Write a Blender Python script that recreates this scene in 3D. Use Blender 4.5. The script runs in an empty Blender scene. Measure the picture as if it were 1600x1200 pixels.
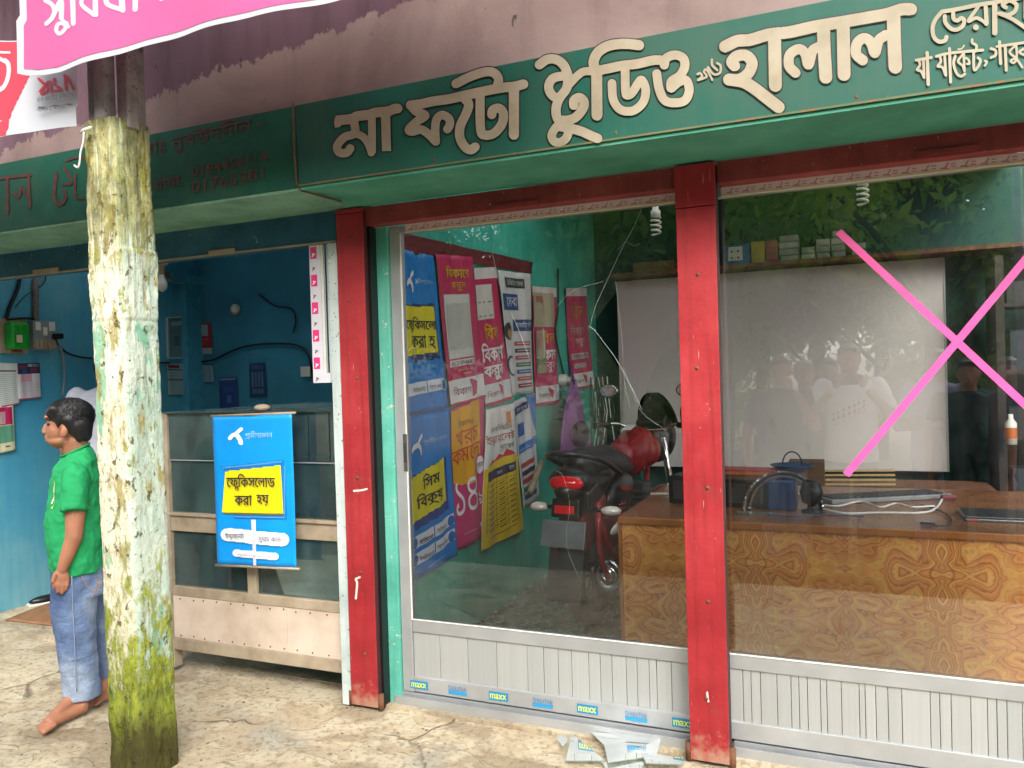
import bpy, math, random
import numpy as np
from mathutils import Vector, Matrix, noise
random.seed(7)
R_ = random.Random(11)
sc = bpy.context.scene
COL = sc.collection
# ------------------------------------------------------------------ camera
F, YAW, PIT, ROL = 1229.39, .400682, -.0132529, -.0296929
CAM = np.array([0, 0, 1.5])
_f = np.array([-math.sin(YAW)*math.cos(PIT), math.cos(YAW)*math.cos(PIT), math.sin(PIT)])
_r = np.array([math.cos(YAW), math.sin(YAW), 0.]); _u = np.cross(_r, _f)
_r2 = _r*math.cos(ROL)+_u*math.sin(ROL); _u2 = -_r*math.sin(ROL)+_u*math.cos(ROL)
cd = bpy.data.cameras.new('camera'); cam = bpy.data.objects.new('camera', cd); COL.objects.link(cam)
cam.matrix_world = Matrix(((_r2[0], _u2[0], -_f[0], 0), (_r2[1], _u2[1], -_f[1], 0), (_r2[2], _u2[2], -_f[2], 1.5), (0, 0, 0, 1)))
cd.sensor_width = 36; cd.lens = 36*F/1600; cd.clip_start = .02; cd.clip_end = 500
sc.camera = cam
# ------------------------------------------------------------------ light
SUN_EL, SUN_AZ = math.radians(38), math.radians(152)      # azimuth of the sun, measured from +y clockwise
w = bpy.data.worlds.new('World'); sc.world = w; w.use_nodes = True
nt = w.node_tree; bg = nt.nodes['Background']
sky = nt.nodes.new('ShaderNodeTexSky'); sky.sky_type = 'NISHITA'; sky.sun_disc = False
sky.sun_elevation = SUN_EL; sky.sun_rotation = SUN_AZ; sky.air_density = 1.0; sky.dust_density = 4.0
hs = nt.nodes.new('ShaderNodeHueSaturation'); hs.inputs['Saturation'].default_value = .3
nt.links.new(sky.outputs[0], hs.inputs['Color']); nt.links.new(hs.outputs[0], bg.inputs['Color'])
bg.inputs['Strength'].default_value = .15
sl = bpy.data.lights.new('sun', 'SUN'); sl.energy = 1.5; sl.angle = math.radians(45); sl.color = (1, .95, .86)
so = bpy.data.objects.new('sun', sl); COL.objects.link(so)
sd = Vector((math.sin(SUN_AZ)*math.cos(SUN_EL), math.cos(SUN_AZ)*math.cos(SUN_EL), math.sin(SUN_EL)))
so.rotation_euler = sd.to_track_quat('Z', 'Y').to_euler(); so.location = sd*30
vs = sc.view_settings; vs.view_transform = 'Standard'; vs.look = 'None'; vs.gamma = 1; vs.use_curve_mapping = False
vs.exposure = 1.5
sc.render.engine = 'CYCLES'
sc.cycles.max_bounces = 10; sc.cycles.transparent_max_bounces = 16; sc.cycles.diffuse_bounces = 5
sc.cycles.use_denoising = True
# ------------------------------------------------------------------ sight-line helpers: a picture point set down on a real plane of the place
def ray(x, y): return _f+_r2*(x-800)/F+_u2*(600-y)/F
def PY(x, y, v): d = ray(x, y); return CAM+d*(v/d[1])
def PX(x, y, v): d = ray(x, y); return CAM+d*(v/d[0])
def PZ(x, y, v): d = ray(x, y); return CAM+d*((v-1.5)/d[2])
# ------------------------------------------------------------------ mesh builder
class MB:
    def __init__(s): s.v = []; s.f = []; s.m = []; s.k = 0; s.sm = []
    def add(s, vs_, fs, smooth=False):
        b = len(s.v); s.v += [tuple(map(float, p)) for p in vs_]
        for q in fs: s.f.append(tuple(b+i for i in q)); s.m.append(s.k); s.sm.append(smooth)
        return s
    def box(s, x0, x1, y0, y1, z0, z1):
        return s.add([(x0,y0,z0),(x1,y0,z0),(x1,y1,z0),(x0,y1,z0),(x0,y0,z1),(x1,y0,z1),(x1,y1,z1),(x0,y1,z1)],
                     [(0,3,2,1),(4,5,6,7),(0,1,5,4),(1,2,6,5),(2,3,7,6),(3,0,4,7)])
    def obox(s, c, X, Y, Z):
        c, X, Y, Z = map(np.array, (c, X, Y, Z)); P = []
        for dz in (-1, 1):
            for dx, dy in ((-1,-1),(1,-1),(1,1),(-1,1)): P.append(c+dx*X+dy*Y+dz*Z)
        return s.add(P, [(0,3,2,1),(4,5,6,7),(0,1,5,4),(1,2,6,5),(2,3,7,6),(3,0,4,7)])
    def bar(s, p, q, wx, wz, up=(0,0,1)):
        p, q = np.array(p, float), np.array(q, float); d = q-p; L = np.linalg.norm(d); d /= L
        a = np.cross(d, up); a /= np.linalg.norm(a); b = np.cross(a, d)
        return s.obox((p+q)/2, d*L/2, a*wx/2, b*wz/2)
    def tube(s, pts, r, n=8, cap=True):
        pts = [np.array(p, float) for p in pts]; rs = r if isinstance(r, (list, tuple)) else [r]*len(pts)
        V = []; prev = None
        for i, p in enumerate(pts):
            d = pts[min(i+1, len(pts)-1)]-pts[max(i-1, 0)]; d = d/(np.linalg.norm(d)+1e-12)
            if prev is None:
                a = np.cross(d, (0,0,1));
                if np.linalg.norm(a) < .1: a = np.cross(d, (0,1,0))
            else: a = prev-d*(prev@d)
            a = a/np.linalg.norm(a); prev = a; b = np.cross(d, a)
            for k in range(n): t = 2*math.pi*k/n; V.append(p+(a*math.cos(t)+b*math.sin(t))*rs[i])
        Fc = [(i*n+k, i*n+(k+1) % n, (i+1)*n+(k+1) % n, (i+1)*n+k) for i in range(len(pts)-1) for k in range(n)]
        if cap: Fc += [tuple(range(n))[::-1], tuple(range((len(pts)-1)*n, len(pts)*n))]
        return s.add(V, Fc, True)
    def cyl(s, p, q, r0, r1=None, n=16): return s.tube([p, q], [r0, r0 if r1 is None else r1], n)
    def lathe(s, c, ax, prof, n=24):           # prof: (distance along ax, radius)
        ax = np.array(ax, float); ax /= np.linalg.norm(ax); c = np.array(c, float)
        a = np.cross(ax, (0,0,1));
        if np.linalg.norm(a) < .1: a = np.cross(ax, (0,1,0))
        a /= np.linalg.norm(a); b = np.cross(ax, a); V = []
        for h, r in prof:
            for k in range(n): t = 2*math.pi*k/n; V.append(c+ax*h+(a*math.cos(t)+b*math.sin(t))*max(r, 1e-5))
        return s.add(V, [(i*n+k, i*n+(k+1) % n, (i+1)*n+(k+1) % n, (i+1)*n+k) for i in range(len(prof)-1) for k in range(n)], True)
    def ell(s, c, ax, n=12, m=8):              # ellipsoid with three half-axis vectors
        c = np.array(c, float); A, B, C_ = [np.array(a, float) for a in ax]; V = []
        for i in range(m+1):
            ph = math.pi*i/m
            for k in range(n): t = 2*math.pi*k/n; V.append(c+A*math.cos(t)*math.sin(ph)+B*math.sin(t)*math.sin(ph)+C_*math.cos(ph))
        return s.add(V, [(i*n+k, i*n+(k+1) % n, (i+1)*n+(k+1) % n, (i+1)*n+k) for i in range(m) for k in range(n)], True)
    def ball(s, c, r, n=12, m=8): return s.ell(c, ((r,0,0),(0,r,0),(0,0,r)), n, m)
    def limb(s, p, r0, q, r1, n=12):           # tapered capsule
        p, q = np.array(p, float), np.array(q, float)
        s.ball(p, r0, n, 8); s.ball(q, r1, n, 8); s.tube([p, q], [r0, r1], n); return s
    def grid(s, fn, nu, nv, smooth=True):
        V = [fn(i/nu, j/nv) for j in range(nv+1) for i in range(nu+1)]
        return s.add(V, [(j*(nu+1)+i, j*(nu+1)+i+1, (j+1)*(nu+1)+i+1, (j+1)*(nu+1)+i) for j in range(nv) for i in range(nu)], smooth)
    def mesh(s, name, mats, org):
        me = bpy.data.meshes.new(name); o = np.array(org, float)
        me.from_pydata([tuple(np.array(p)-o) for p in s.v] if s.v else [], [], s.f)
        for m_ in (mats if isinstance(mats, (list, tuple)) else [mats]): me.materials.append(m_)
        me.polygons.foreach_set('material_index', s.m); me.polygons.foreach_set('use_smooth', s.sm); me.update()
        return me
def tag(o, label=None, cat=None, group=None, kind=None):
    if label: o['label'] = label
    if cat: o['category'] = cat
    if group: o['group'] = group
    if kind: o['kind'] = kind
    return o
def mods(o, bevel=0, solid=0, seg=2):
    if solid: m = o.modifiers.new('solid', 'SOLIDIFY'); m.thickness = solid; m.offset = 0
    if bevel: m = o.modifiers.new('bevel', 'BEVEL'); m.width = bevel; m.segments = seg; m.limit_method = 'ANGLE'; m.harden_normals = False
    return o
def thing(name, label, cat, loc, group=None):
    o = bpy.data.objects.new(name, None); COL.objects.link(o); o.location = tuple(map(float, loc)); o.empty_display_size = .1
    o['_w'] = [float(a) for a in loc]
    return tag(o, label, cat, group)
def part(par, name, mb, mat, bevel=0, solid=0, kind=None, label=None):
    org = np.array(par['_w']) ; o = bpy.data.objects.new(name, mb.mesh(name, mat, org)); COL.objects.link(o); o.parent = par
    o['_w'] = [float(a) for a in org]
    return tag(mods(o, bevel, solid), label=label, kind=kind)
def single(name, mb, mat, label, cat, loc=None, bevel=0, solid=0, group=None, kind=None):
    if loc is None:
        a = np.array(mb.v); loc = ((a[:,0].min()+a[:,0].max())/2, (a[:,1].min()+a[:,1].max())/2, a[:,2].min())
    o = bpy.data.objects.new(name, mb.mesh(name, mat, loc)); COL.objects.link(o); o.location = tuple(map(float, loc)); o['_w'] = [float(a) for a in loc]
    return tag(mods(o, bevel, solid), label, cat, group, kind)
def struct(name, mb, mat, par=None, bevel=0):
    o = bpy.data.objects.new(name, mb.mesh(name, mat, (0,0,0))); COL.objects.link(o); o['_w'] = [0., 0., 0.]
    if par: o.parent = par
    else: o['kind'] = 'structure'
    return mods(o, bevel)
# ------------------------------------------------------------------ materials
def L(c):
    c = c.lstrip('#'); v = [int(c[i:i+2], 16)/255 for i in (0, 2, 4)]
    return tuple((a/12.92 if a <= .04045 else ((a+.055)/1.055)**2.4) for a in v)+(1,)
class NT:
    def __init__(s, name):
        s.mat = bpy.data.materials.new(name); s.mat.use_nodes = True; s.t = s.mat.node_tree; s.b = s.t.nodes['Principled BSDF']; s.tc = None
    def n(s, ty, **kw):
        o = s.t.nodes.new(ty)
        for k, v in kw.items():
            if k.startswith('i_'):
                key = k[2:]; key = int(key) if key.isdigit() else key.replace('_', ' '); s.set(o.inputs[key], v)
            else: setattr(o, k, v)
        return o
    def set(s, sock, v):
        if hasattr(v, 'links') or isinstance(v, bpy.types.NodeSocket): s.t.links.new(v, sock)
        else: sock.default_value = v
    def co(s):
        if not s.tc: s.tc = s.n('ShaderNodeTexCoord')
        return s.tc.outputs['Object']
    def mapping(s, scale=(1,1,1), loc=(0,0,0), rot=(0,0,0), vec=None):
        return s.n('ShaderNodeMapping', i_0=vec or s.co(), i_1=loc, i_2=rot, i_3=scale).outputs[0]
    def noise(s, scale=5, det=4, rough=.55, vec=None, dist=0):
        return s.n('ShaderNodeTexNoise', i_Vector=vec or s.co(), i_Scale=scale, i_Detail=det, i_Roughness=rough, i_Distortion=dist).outputs[0]
    def ramp(s, fac, stops, interp='LINEAR'):
        r = s.n('ShaderNodeValToRGB', i_0=fac); e = r.color_ramp; e.interpolation = interp
        while len(e.elements) < len(stops): e.elements.new(.5)
        for el, (p, c) in zip(e.elements, stops): el.position = p; el.color = c if isinstance(c, tuple) else ((c, c, c, 1) if not isinstance(c, str) else L(c))
        return r.outputs[0]
    def mix(s, fac, a, b, mode='MIX'):
        m = s.n('ShaderNodeMix', data_type='RGBA', blend_type=mode); s.set(m.inputs[0], fac)
        s.set(m.inputs[6], L(a) if isinstance(a, str) else a); s.set(m.inputs[7], L(b) if isinstance(b, str) else b); return m.outputs[2]
    def math(s, op, a, b=0, c=0):
        m = s.n('ShaderNodeMath', operation=op); s.set(m.inputs[0], a); s.set(m.inputs[1], b); s.set(m.inputs[2], c); return m.outputs[0]
    def bump(s, h, st=.3, dist=.01, nrm=None):
        b = s.n('ShaderNodeBump', i_Strength=st, i_Distance=dist, i_Height=h)
        if nrm: s.set(b.inputs['Normal'], nrm)
        s.t.links.new(b.outputs[0], s.b.inputs['Normal']); return b.outputs[0]
    def fin(s, col=None, rough=None, metal=None, spec=None):
        if col is not None: s.set(s.b.inputs['Base Color'], L(col) if isinstance(col, str) else col)
        if rough is not None: s.set(s.b.inputs['Roughness'], rough)
        if metal is not None: s.set(s.b.inputs['Metallic'], metal)
        if spec is not None: s.set(s.b.inputs['Specular IOR Level'], spec)
        return s.mat
def plain(name, c, rough=.5, metal=0, var=.12, scale=14, bump=.1, spec=.5, sheen=0):
    t = NT(name); c = L(c) if isinstance(c, str) else c
    n1 = t.noise(scale, 5); n2 = t.noise(scale*6, 3)
    d = tuple(max(0, a*(1-var*1.6)) for a in c[:3])+(1,); h = tuple(min(1, a*(1+var)) for a in c[:3])+(1,)
    col = t.ramp(n1, [(.3, d), (.7, h)])
    if bump: t.bump(n2, bump, .002)
    if sheen: t.b.inputs['Sheen Weight'].default_value = sheen
    return t.fin(col, t.math('MULTIPLY_ADD', n1, .2, max(0, rough-.1)), metal, spec)
def weathered(name, base, light, dark, chip=None, rough=.6, scale=3, chipamt=.62, streak=True, spec=.3, bump=.35):
    """old paint: fading, drip streaks, chips down to another colour"""
    t = NT(name); n1 = t.noise(scale, 6, .6); n2 = t.noise(scale*7, 6, .7); n3 = t.noise(scale*28, 3)
    col = t.ramp(n1, [(.25, dark), (.5, base), (.78, light)])
    if streak:
        st = t.noise(1, 6, .65, vec=t.mapping((26, 26, 1.4))); col = t.mix(t.ramp(st, [(.45, 0.), (.75, .45)]), col, dark)
    h = n3
    if chip:
        m = t.ramp(t.math('ADD', t.math('MULTIPLY', n2, .75), t.math('MULTIPLY', n3, .25)), [(chipamt, 0.), (chipamt+.02, 1.)]); col = t.mix(m, col, chip); h = t.math('SUBTRACT', t.math('MULTIPLY', n3, .3), t.math('MULTIPLY', m, .5))
    t.bump(h, bump, .004)
    return t.fin(col, t.math('MULTIPLY_ADD', n2, .3, rough-.15), 0, spec)
M = {}
M['white_print'] = plain('white_print', '#e9e9ea', .35, var=.03, bump=0); M['black_print'] = plain('black_print', '#1a191d', .4, var=.05, bump=0)
def PR(c, rough=.38):
    k = 'print_'+c
    if k not in M: M[k] = plain(k, c, rough, var=.05, scale=6, bump=0, spec=.4)
    return M[k]
M['red_paint'] = weathered('red_paint', '#94242a', '#b04448', '#7a1d22', '#c08a84', .55, 2.6, .645, True, .35)
def red_mat():
    t = NT('red_post_paint'); z = t.n('ShaderNodeSeparateXYZ', i_0=t.co()).outputs[2]; n1 = t.noise(2.6, 6, .6); n2 = t.noise(19, 6, .7); n3 = t.noise(70, 4, .6); st = t.noise(1, 6, .65, vec=t.mapping((40, 40, 1.6)))
    col = t.ramp(n1, [(.28, '#7a1b20'), (.48, '#96262c'), (.62, '#a8363a'), (.78, '#b85052')]); col = t.mix(t.ramp(st, [(.5, 0.), (.75, .45)]), col, '#5c1a1c')
    col = t.mix(t.ramp(t.noise(5.5, 7, .7, vec=t.mapping((1,1,.6),(4,4,4))), [(.6, 0.), (.72, .55)]), col, '#6b4a46')
    ch = t.ramp(t.math('ADD', t.math('MULTIPLY', n2, .7), t.math('MULTIPLY', n3, .3)), [(.635, 0.), (.65, .9)]); col = t.mix(ch, col, '#b98c84')
    lo = t.ramp(t.math('ADD', t.math('MULTIPLY', z, -2.6), t.math('MULTIPLY', n2, 1.1)), [(.25, 0.), (.55, .75)]); col = t.mix(lo, col, '#a08670')
    sc_ = t.ramp(t.noise(1, 3, .5, vec=t.mapping((150, 150, 9), (0,0,0), (0,.5,0))), [(.70, 0.), (.73, .7)]); col = t.mix(sc_, col, '#c99c94')
    t.bump(t.math('SUBTRACT', t.math('MULTIPLY', n3, .4), t.math('MULTIPLY', ch, .5)), .5, .004); return t.fin(col, t.math('MULTIPLY_ADD', n2, .35, .35), 0, .3)
M['red_paint'] = red_mat()
M['red_dull'] = weathered('red_dull', '#8a3a3a', '#9c4a47', '#642a2b', '#a8887e', .6, 5, .64, True, .3)
M['teal_wall'] = weathered('teal_wall', '#3fab98', '#5abda9', '#2c8e80', '#b3ab94', .75, 2.2, .70, True, .2)
M['teal_jamb'] = weathered('teal_jamb', '#5dae9c', '#83c6b5', '#34806f', '#c9c2ae', .7, 2.6, .62, True, .2)
M['blue_wall'] = weathered('blue_wall', '#559fb8', '#8dbcc2', '#338cb6', '#a3b2b0', .8, 1.0, .72, True, .2)
M['blue_beam'] = weathered('blue_beam', '#2f6078', '#4d7c88', '#24495c', '#8a8f76', .7, 3, .63, False, .2)
M['sign_green'] = weathered('sign_green', '#165346', '#1d6857', '#3a5446', '#6d7a64', .5, 1.7, .70, True, .3, .2)
M['sign_old'] = weathered('sign_old', '#175243', '#236553', '#3c5a45', '#7d7f5f', .65, 1.6, .70, False, .25)
M['sign_lip'] = weathered('sign_lip', '#5c6a4c', '#75694f', '#3f5c48', '#8a5a3c', .7, 5, .55, False, .2)
M['soffit'] = weathered('soffit', '#47917a', '#5fa58d', '#37775c', '#7a6a50', .6, 3.4, .67, False, .3)
M['soffit_old'] = weathered('soffit_old', '#77a48c', '#8fbca0', '#567f6c', '#8a7452', .75, 4, .6, False, .2)
M['grey_pole'] = weathered('grey_pole', '#8a8484', '#a09a96', '#4f4a48', '#3f3a36', .7, 8, .6, True)
M['alu'] = plain('alu', '#b4b7ba', .42, .55, var=.08, scale=5, bump=.05); M['alu_dark'] = plain('alu_dark', '#7d8083', .4, .6)
M['cream_wood'] = weathered('cream_wood', '#b7a089', '#c9b6a0', '#8d745b', '#5c4a3a', .6, 6, .68, False)
M['white_wood'] = weathered('white_wood', '#b9c4c2', '#d3dad6', '#8d9a98', '#7b6a55', .65, 3, .6, True)
M['black'] = plain('black_plastic', '#141416', .35); M['dark_grey'] = plain('dark_grey', '#34363a', .5); M['grey'] = plain('grey_plastic', '#85888b', .45)
M['rubber'] = plain('rubber', '#17171a', .7); M['chrome'] = plain('chrome', '#d8d8da', .12, 1, var=.05); M['steel'] = plain('steel', '#77767a', .35, .8)
M['white_pl'] = plain('white_plastic', '#d8d6d0', .4, var=.05); M['dark_wood'] = plain('dark_wood', '#2c2420', .7); M['rust'] = plain('rust', '#6b4630', .8, var=.3)
M['rail_wood'] = weathered('rail_wood', '#9d8e79', '#b3a590', '#786854', '#4c3f33', .7, 7, .66, False)
M['skin'] = plain('skin', '#a06c52', .62, var=.16, scale=9, bump=.25); M['skin'].node_tree.nodes['Principled BSDF'].inputs['Subsurface Weight'].default_value = .08
M['skin'].node_tree.nodes['Principled BSDF'].inputs['Subsurface Radius'].default_value = (.02, .008, .004)
def glass_mat(name, tint, k, rough=0., dust=(0., .03), dcol=(.6,.62,.6,1)):
    t = NT(name); nt_ = t.t; nt_.nodes.remove(t.b); out = nt_.nodes['Material Output']
    tr = t.n('ShaderNodeBsdfTransparent'); tr.inputs[0].default_value = tint
    gl = t.n('ShaderNodeBsdfGlossy'); gl.inputs[0].default_value = (1,1,1,1); gl.inputs['Roughness'].default_value = rough
    fr = t.n('ShaderNodeFresnel'); fr.inputs[0].default_value = 1.5
    f2 = t.math('MINIMUM', t.math('MULTIPLY', fr.outputs[0], k), 1)
    m = t.n('ShaderNodeMixShader'); nt_.links.new(f2, m.inputs[0]); nt_.links.new(tr.outputs[0], m.inputs[1]); nt_.links.new(gl.outputs[0], m.inputs[2])
    df = t.n('ShaderNodeBsdfDiffuse'); df.inputs[0].default_value = dcol      # film of dust, thicker in smears
    dn = t.ramp(t.noise(3, 6, .7, vec=t.mapping((1,1,.5))), [(.42, dust[0]), (.8, dust[1])])
    m2 = t.n('ShaderNodeMixShader'); nt_.links.new(dn, m2.inputs[0]); nt_.links.new(m.outputs[0], m2.inputs[1]); nt_.links.new(df.outputs[0], m2.inputs[2])
    nt_.links.new(m2.outputs[0], out.inputs[0]); return t.mat
M['glass'] = glass_mat('glass', (.97,.99,.98,1), 2.8); M['glass_case'] = glass_mat('glass_case', (.80,.90,.88,1), 1.1, 0, (.04,.18), (.38,.58,.60,1))
M['shard'] = glass_mat('shard_glass', (.82,.91,.88,1), .9, 0, (.08,.2), (.6,.70,.67,1))
# ground ---------------------------------------------------------------
def ground_mat():
    t = NT('worn_concrete'); n1 = t.noise(1.6, 7, .6, dist=.6); n2 = t.noise(6, 8, .65); n3 = t.noise(40, 5, .6); n4 = t.noise(3.1, 5, .5, vec=t.mapping((1, 1.6, 1), (5, 2, 0)), dist=1.2)
    base = t.ramp(n1, [(.28, '#96876f'), (.45, '#b0a188'), (.6, '#c2b498'), (.75, '#cfc4ae')])
    base = t.mix(t.ramp(n2, [(.35, .35), (.6, 0.)]), base, '#7d6c55')
    peel = t.ramp(t.math('ADD', t.math('MULTIPLY', n4, .8), t.math('MULTIPLY', n2, .2)), [(.515, 0.), (.535, 1.)])                           # flaked top coat, pale
    base = t.mix(t.math('MULTIPLY', peel, .38), base, '#c2baa4')
    grey = t.ramp(t.noise(2.3, 6, .6, vec=t.mapping(loc=(9, 4, 0))), [(.58, 0.), (.66, .55)]); base = t.mix(grey, base, '#93938b')
    wet = t.ramp(t.noise(1.9, 5, .55, vec=t.mapping((1,1.5,1),(1,7,0)), dist=1.), [(.55, 0.), (.62, .5)]); base = t.mix(wet, base, '#6e5c45')
    vor = t.n('ShaderNodeTexVoronoi', feature='DISTANCE_TO_EDGE', i_Vector=t.mix(.12, t.co(), t.n('ShaderNodeTexNoise', i_Scale=4.).outputs[1]), i_Scale=1.7)
    cr = t.ramp(vor.outputs[0], [(.0, 1.), (.012, 0.)]); cr = t.math('MULTIPLY', cr, t.ramp(t.noise(1.1, 2), [(.48, 0.), (.55, 1.)]))
    base = t.mix(t.math('MULTIPLY', cr, .8), base, '#4a3d2e')
    base = t.mix(t.ramp(n3, [(.36, .5), (.5, 0.)]), base, '#6b5b47'); base = t.mix(t.ramp(t.noise(120, 3, .7), [(.6, 0.), (.7, .5)]), base, '#d5ccb8'); base = t.mix(t.ramp(t.noise(11, 6, .7, vec=t.mapping(loc=(3,3,0))), [(.60, 0.), (.64, .5)]), base, '#85745c')
    h = t.math('ADD', t.math('MULTIPLY', peel, .5), t.math('ADD', t.math('MULTIPLY', n2, .6), t.math('MULTIPLY', n3, .25))); h = t.math('SUBTRACT', h, t.math('MULTIPLY', cr, .9))
    t.bump(h, .8, .008)
    return t.fin(base, t.math('SUBTRACT', .85, t.math('MULTIPLY', wet, .5)), 0, .25)
M['ground'] = ground_mat()
def post_mat():
    t = NT('mossy_concrete'); co = t.co(); z = t.n('ShaderNodeSeparateXYZ', i_0=co).outputs[2]; nrm = t.n('ShaderNodeNewGeometry').outputs['Normal']
    nx = t.n('ShaderNodeSeparateXYZ', i_0=nrm).outputs[0]
    v = t.mapping((1, 1, .35)); n1 = t.noise(9, 8, .7, vec=v); n2 = t.noise(30, 6, .7, vec=t.mapping((1,1,.5))); n3 = t.noise(95, 4, .6); st = t.noise(1, 7, .7, vec=t.mapping((60, 60, 2.4)))
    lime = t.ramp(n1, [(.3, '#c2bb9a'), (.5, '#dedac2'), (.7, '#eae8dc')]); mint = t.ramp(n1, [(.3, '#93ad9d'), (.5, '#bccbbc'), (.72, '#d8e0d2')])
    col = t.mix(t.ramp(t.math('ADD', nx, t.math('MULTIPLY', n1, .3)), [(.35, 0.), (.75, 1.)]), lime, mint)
    col = t.mix(t.ramp(t.noise(7, 5, .6, vec=t.mapping((1,1,.4),(3,3,3))), [(.60, 0.), (.64, .8)]), col, '#6fae90')          # old green paint
    ocher = t.ramp(t.noise(14, 6, .65, vec=t.mapping((1,1,.35),(8,1,0))), [(.54, 0.), (.62, .8)]); col = t.mix(ocher, col, '#98873c')
    pits = t.ramp(t.noise(26, 5, .6, vec=t.mapping((1,1,.7),(2,0,5))), [(.61, 0.), (.65, .85)]); col = t.mix(pits, col, '#5a4d24')
    up = t.ramp(z, [(1.55/3, 0.), (2.15/3, 1.)])                      # z is divided below
    zz = t.math('DIVIDE', z, 3)
    up = t.ramp(zz, [(.52, 0.), (.72, 1.)]); lo = t.ramp(zz, [(.04, 1.), (.33, 0.)])
    sm = t.ramp(t.math('ADD', t.math('MULTIPLY', st, .7), t.math('MULTIPLY', up, .30)), [(.54, 0.), (.62, .75)]); col = t.mix(t.math('MULTIPLY', sm, t.ramp(up, [(0, .5), (.6, 1.)])), col, t.ramp(n2, [(.35, '#4e4a1c'), (.5, '#85823a'), (.65, '#b0ab70')]))
    dk = t.ramp(t.math('ADD', t.math('MULTIPLY', t.noise(5, 6, .65, vec=v), .75), t.math('MULTIPLY', up, .27)), [(.60, 0.), (.72, .75)]); col = t.mix(dk, col, '#45401f')
    ms = t.ramp(t.math('ADD', t.math('ADD', t.math('MULTIPLY', n1, .75), t.math('MULTIPLY', n2, .45)), t.math('MULTIPLY', lo, .36)), [(.72, 0.), (.80, .95)]); col = t.mix(ms, col, t.ramp(n2, [(.35, '#4b5216'), (.52, '#7f8a20'), (.68, '#a5ae3a')]))
    li = t.ramp(t.math('ADD', t.math('MULTIPLY', t.noise(17, 8, .75, vec=t.mapping((1,1,.45),(1,9,2))), .8), t.math('MULTIPLY', st, .2)), [(.56, 0.), (.60, .8)]); col = t.mix(li, col, t.ramp(n3, [(.4, '#6a6d24'), (.6, '#97963f')]))
    bt = t.ramp(t.math('ADD', t.math('ADD', t.math('MULTIPLY', n2, .45), t.math('MULTIPLY', n1, .6)), t.ramp(zz, [(.0, .45), (.16, 0.)])), [(.74, 0.), (.86, .9)]); col = t.mix(bt, col, '#3f3822')
    col = t.mix(t.ramp(n3, [(.62, 0.), (.68, .7)]), col, '#4b4428')
    h = t.math('ADD', n1, t.math('ADD', t.math('MULTIPLY', n2, .5), t.math('MULTIPLY', n3, .2))); h = t.math('SUBTRACT', h, t.math('MULTIPLY', pits, .5)); h = t.math('ADD', h, t.math('MULTIPLY', st, .4))
    t.bump(h, 1., .012)
    return t.fin(col, .88, 0, .15)
M['post'] = post_mat()
def sheet_mat():
    t = NT('stained_pink_light_render'); n1 = t.noise(1.3, 6, .6, dist=.5); n2 = t.noise(30, 5, .7); st = t.noise(1, 6, .65, vec=t.mapping((7, 7, .9)))
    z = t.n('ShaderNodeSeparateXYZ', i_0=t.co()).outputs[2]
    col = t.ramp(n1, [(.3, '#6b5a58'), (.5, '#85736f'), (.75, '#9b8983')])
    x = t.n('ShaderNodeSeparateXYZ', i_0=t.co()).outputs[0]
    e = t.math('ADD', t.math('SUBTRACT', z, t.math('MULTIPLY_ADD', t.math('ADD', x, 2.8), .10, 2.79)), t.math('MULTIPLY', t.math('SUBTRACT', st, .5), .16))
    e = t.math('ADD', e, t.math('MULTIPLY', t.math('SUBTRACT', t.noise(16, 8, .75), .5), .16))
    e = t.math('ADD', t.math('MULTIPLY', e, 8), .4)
    col = t.mix(t.ramp(e, [(.46, 0.), (.54, .85)]), col, t.ramp(st, [(.3, '#44303c'), (.7, '#6a4f60')]))  # purple top: pink banner light and wet upper render put into the colour
    col = t.mix(t.ramp(t.noise(22, 5, .6, vec=t.mapping((1,1,.5))), [(.66, 0.), (.70, .8)]), col, '#3a2f30')
    col = t.mix(t.ramp(st, [(.55, 0.), (.75, .4)]), col, '#574745')
    t.bump(n2, .4, .004); return t.fin(col, .85, 0, .2)
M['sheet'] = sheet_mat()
def veneer_mat():
    t = NT('burl_veneer'); co = t.co(); s = t.n('ShaderNodeSeparateXYZ', i_0=co)
    u = t.math('PINGPONG', t.math('ADD', s.outputs[0], .02), .385); v = t.math('PINGPONG', t.math('ADD', s.outputs[2], -.30), .245)
    c = t.n('ShaderNodeCombineXYZ', i_0=u, i_1=v, i_2=.37).outputs[0]
    w1 = t.n('ShaderNodeTexNoise', i_Vector=c, i_Scale=5.5, i_Detail=2., i_Distortion=.9)
    w2 = t.n('ShaderNodeTexNoise', i_Vector=c, i_Scale=22., i_Detail=3.)
    r = t.math('SQRT', t.math('ADD', t.math('POWER', u, 2), t.math('POWER', v, 2)))
    val = t.math('ADD', t.math('ADD', t.math('MULTIPLY', w1.outputs[0], 2.3), t.math('MULTIPLY', r, 4)), t.math('MULTIPLY', w2.outputs[0], .22))
    band = t.math('FRACT', t.math('MULTIPLY', val, 7)); col = t.ramp(band, [(0, '#8a5028'), (.12, '#cc7c3c'), (.45, '#dc8c48'), (.8, '#e6a056'), (.97, '#b46a3a')])
    big = t.ramp(t.noise(5, 3, .5, vec=c, dist=1.5), [(.48, 0.), (.58, .8)]); fr2 = t.ramp(t.math('FRACT', t.math('MULTIPLY', val, 2.2)), [(.62, 0.), (.8, .85), (.92, 0.)])
    col = t.mix(t.math('MULTIPLY', fr2, .85), col, '#f6c468'); col = t.mix(t.math('MULTIPLY', big, .35), col, '#e0a052')
    col = t.mix(t.ramp(t.noise(2, 4, .6), [(.4, .25), (.6, 0.)]), col, '#a26c42')
    return t.fin(col, .28, 0, .5)
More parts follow.
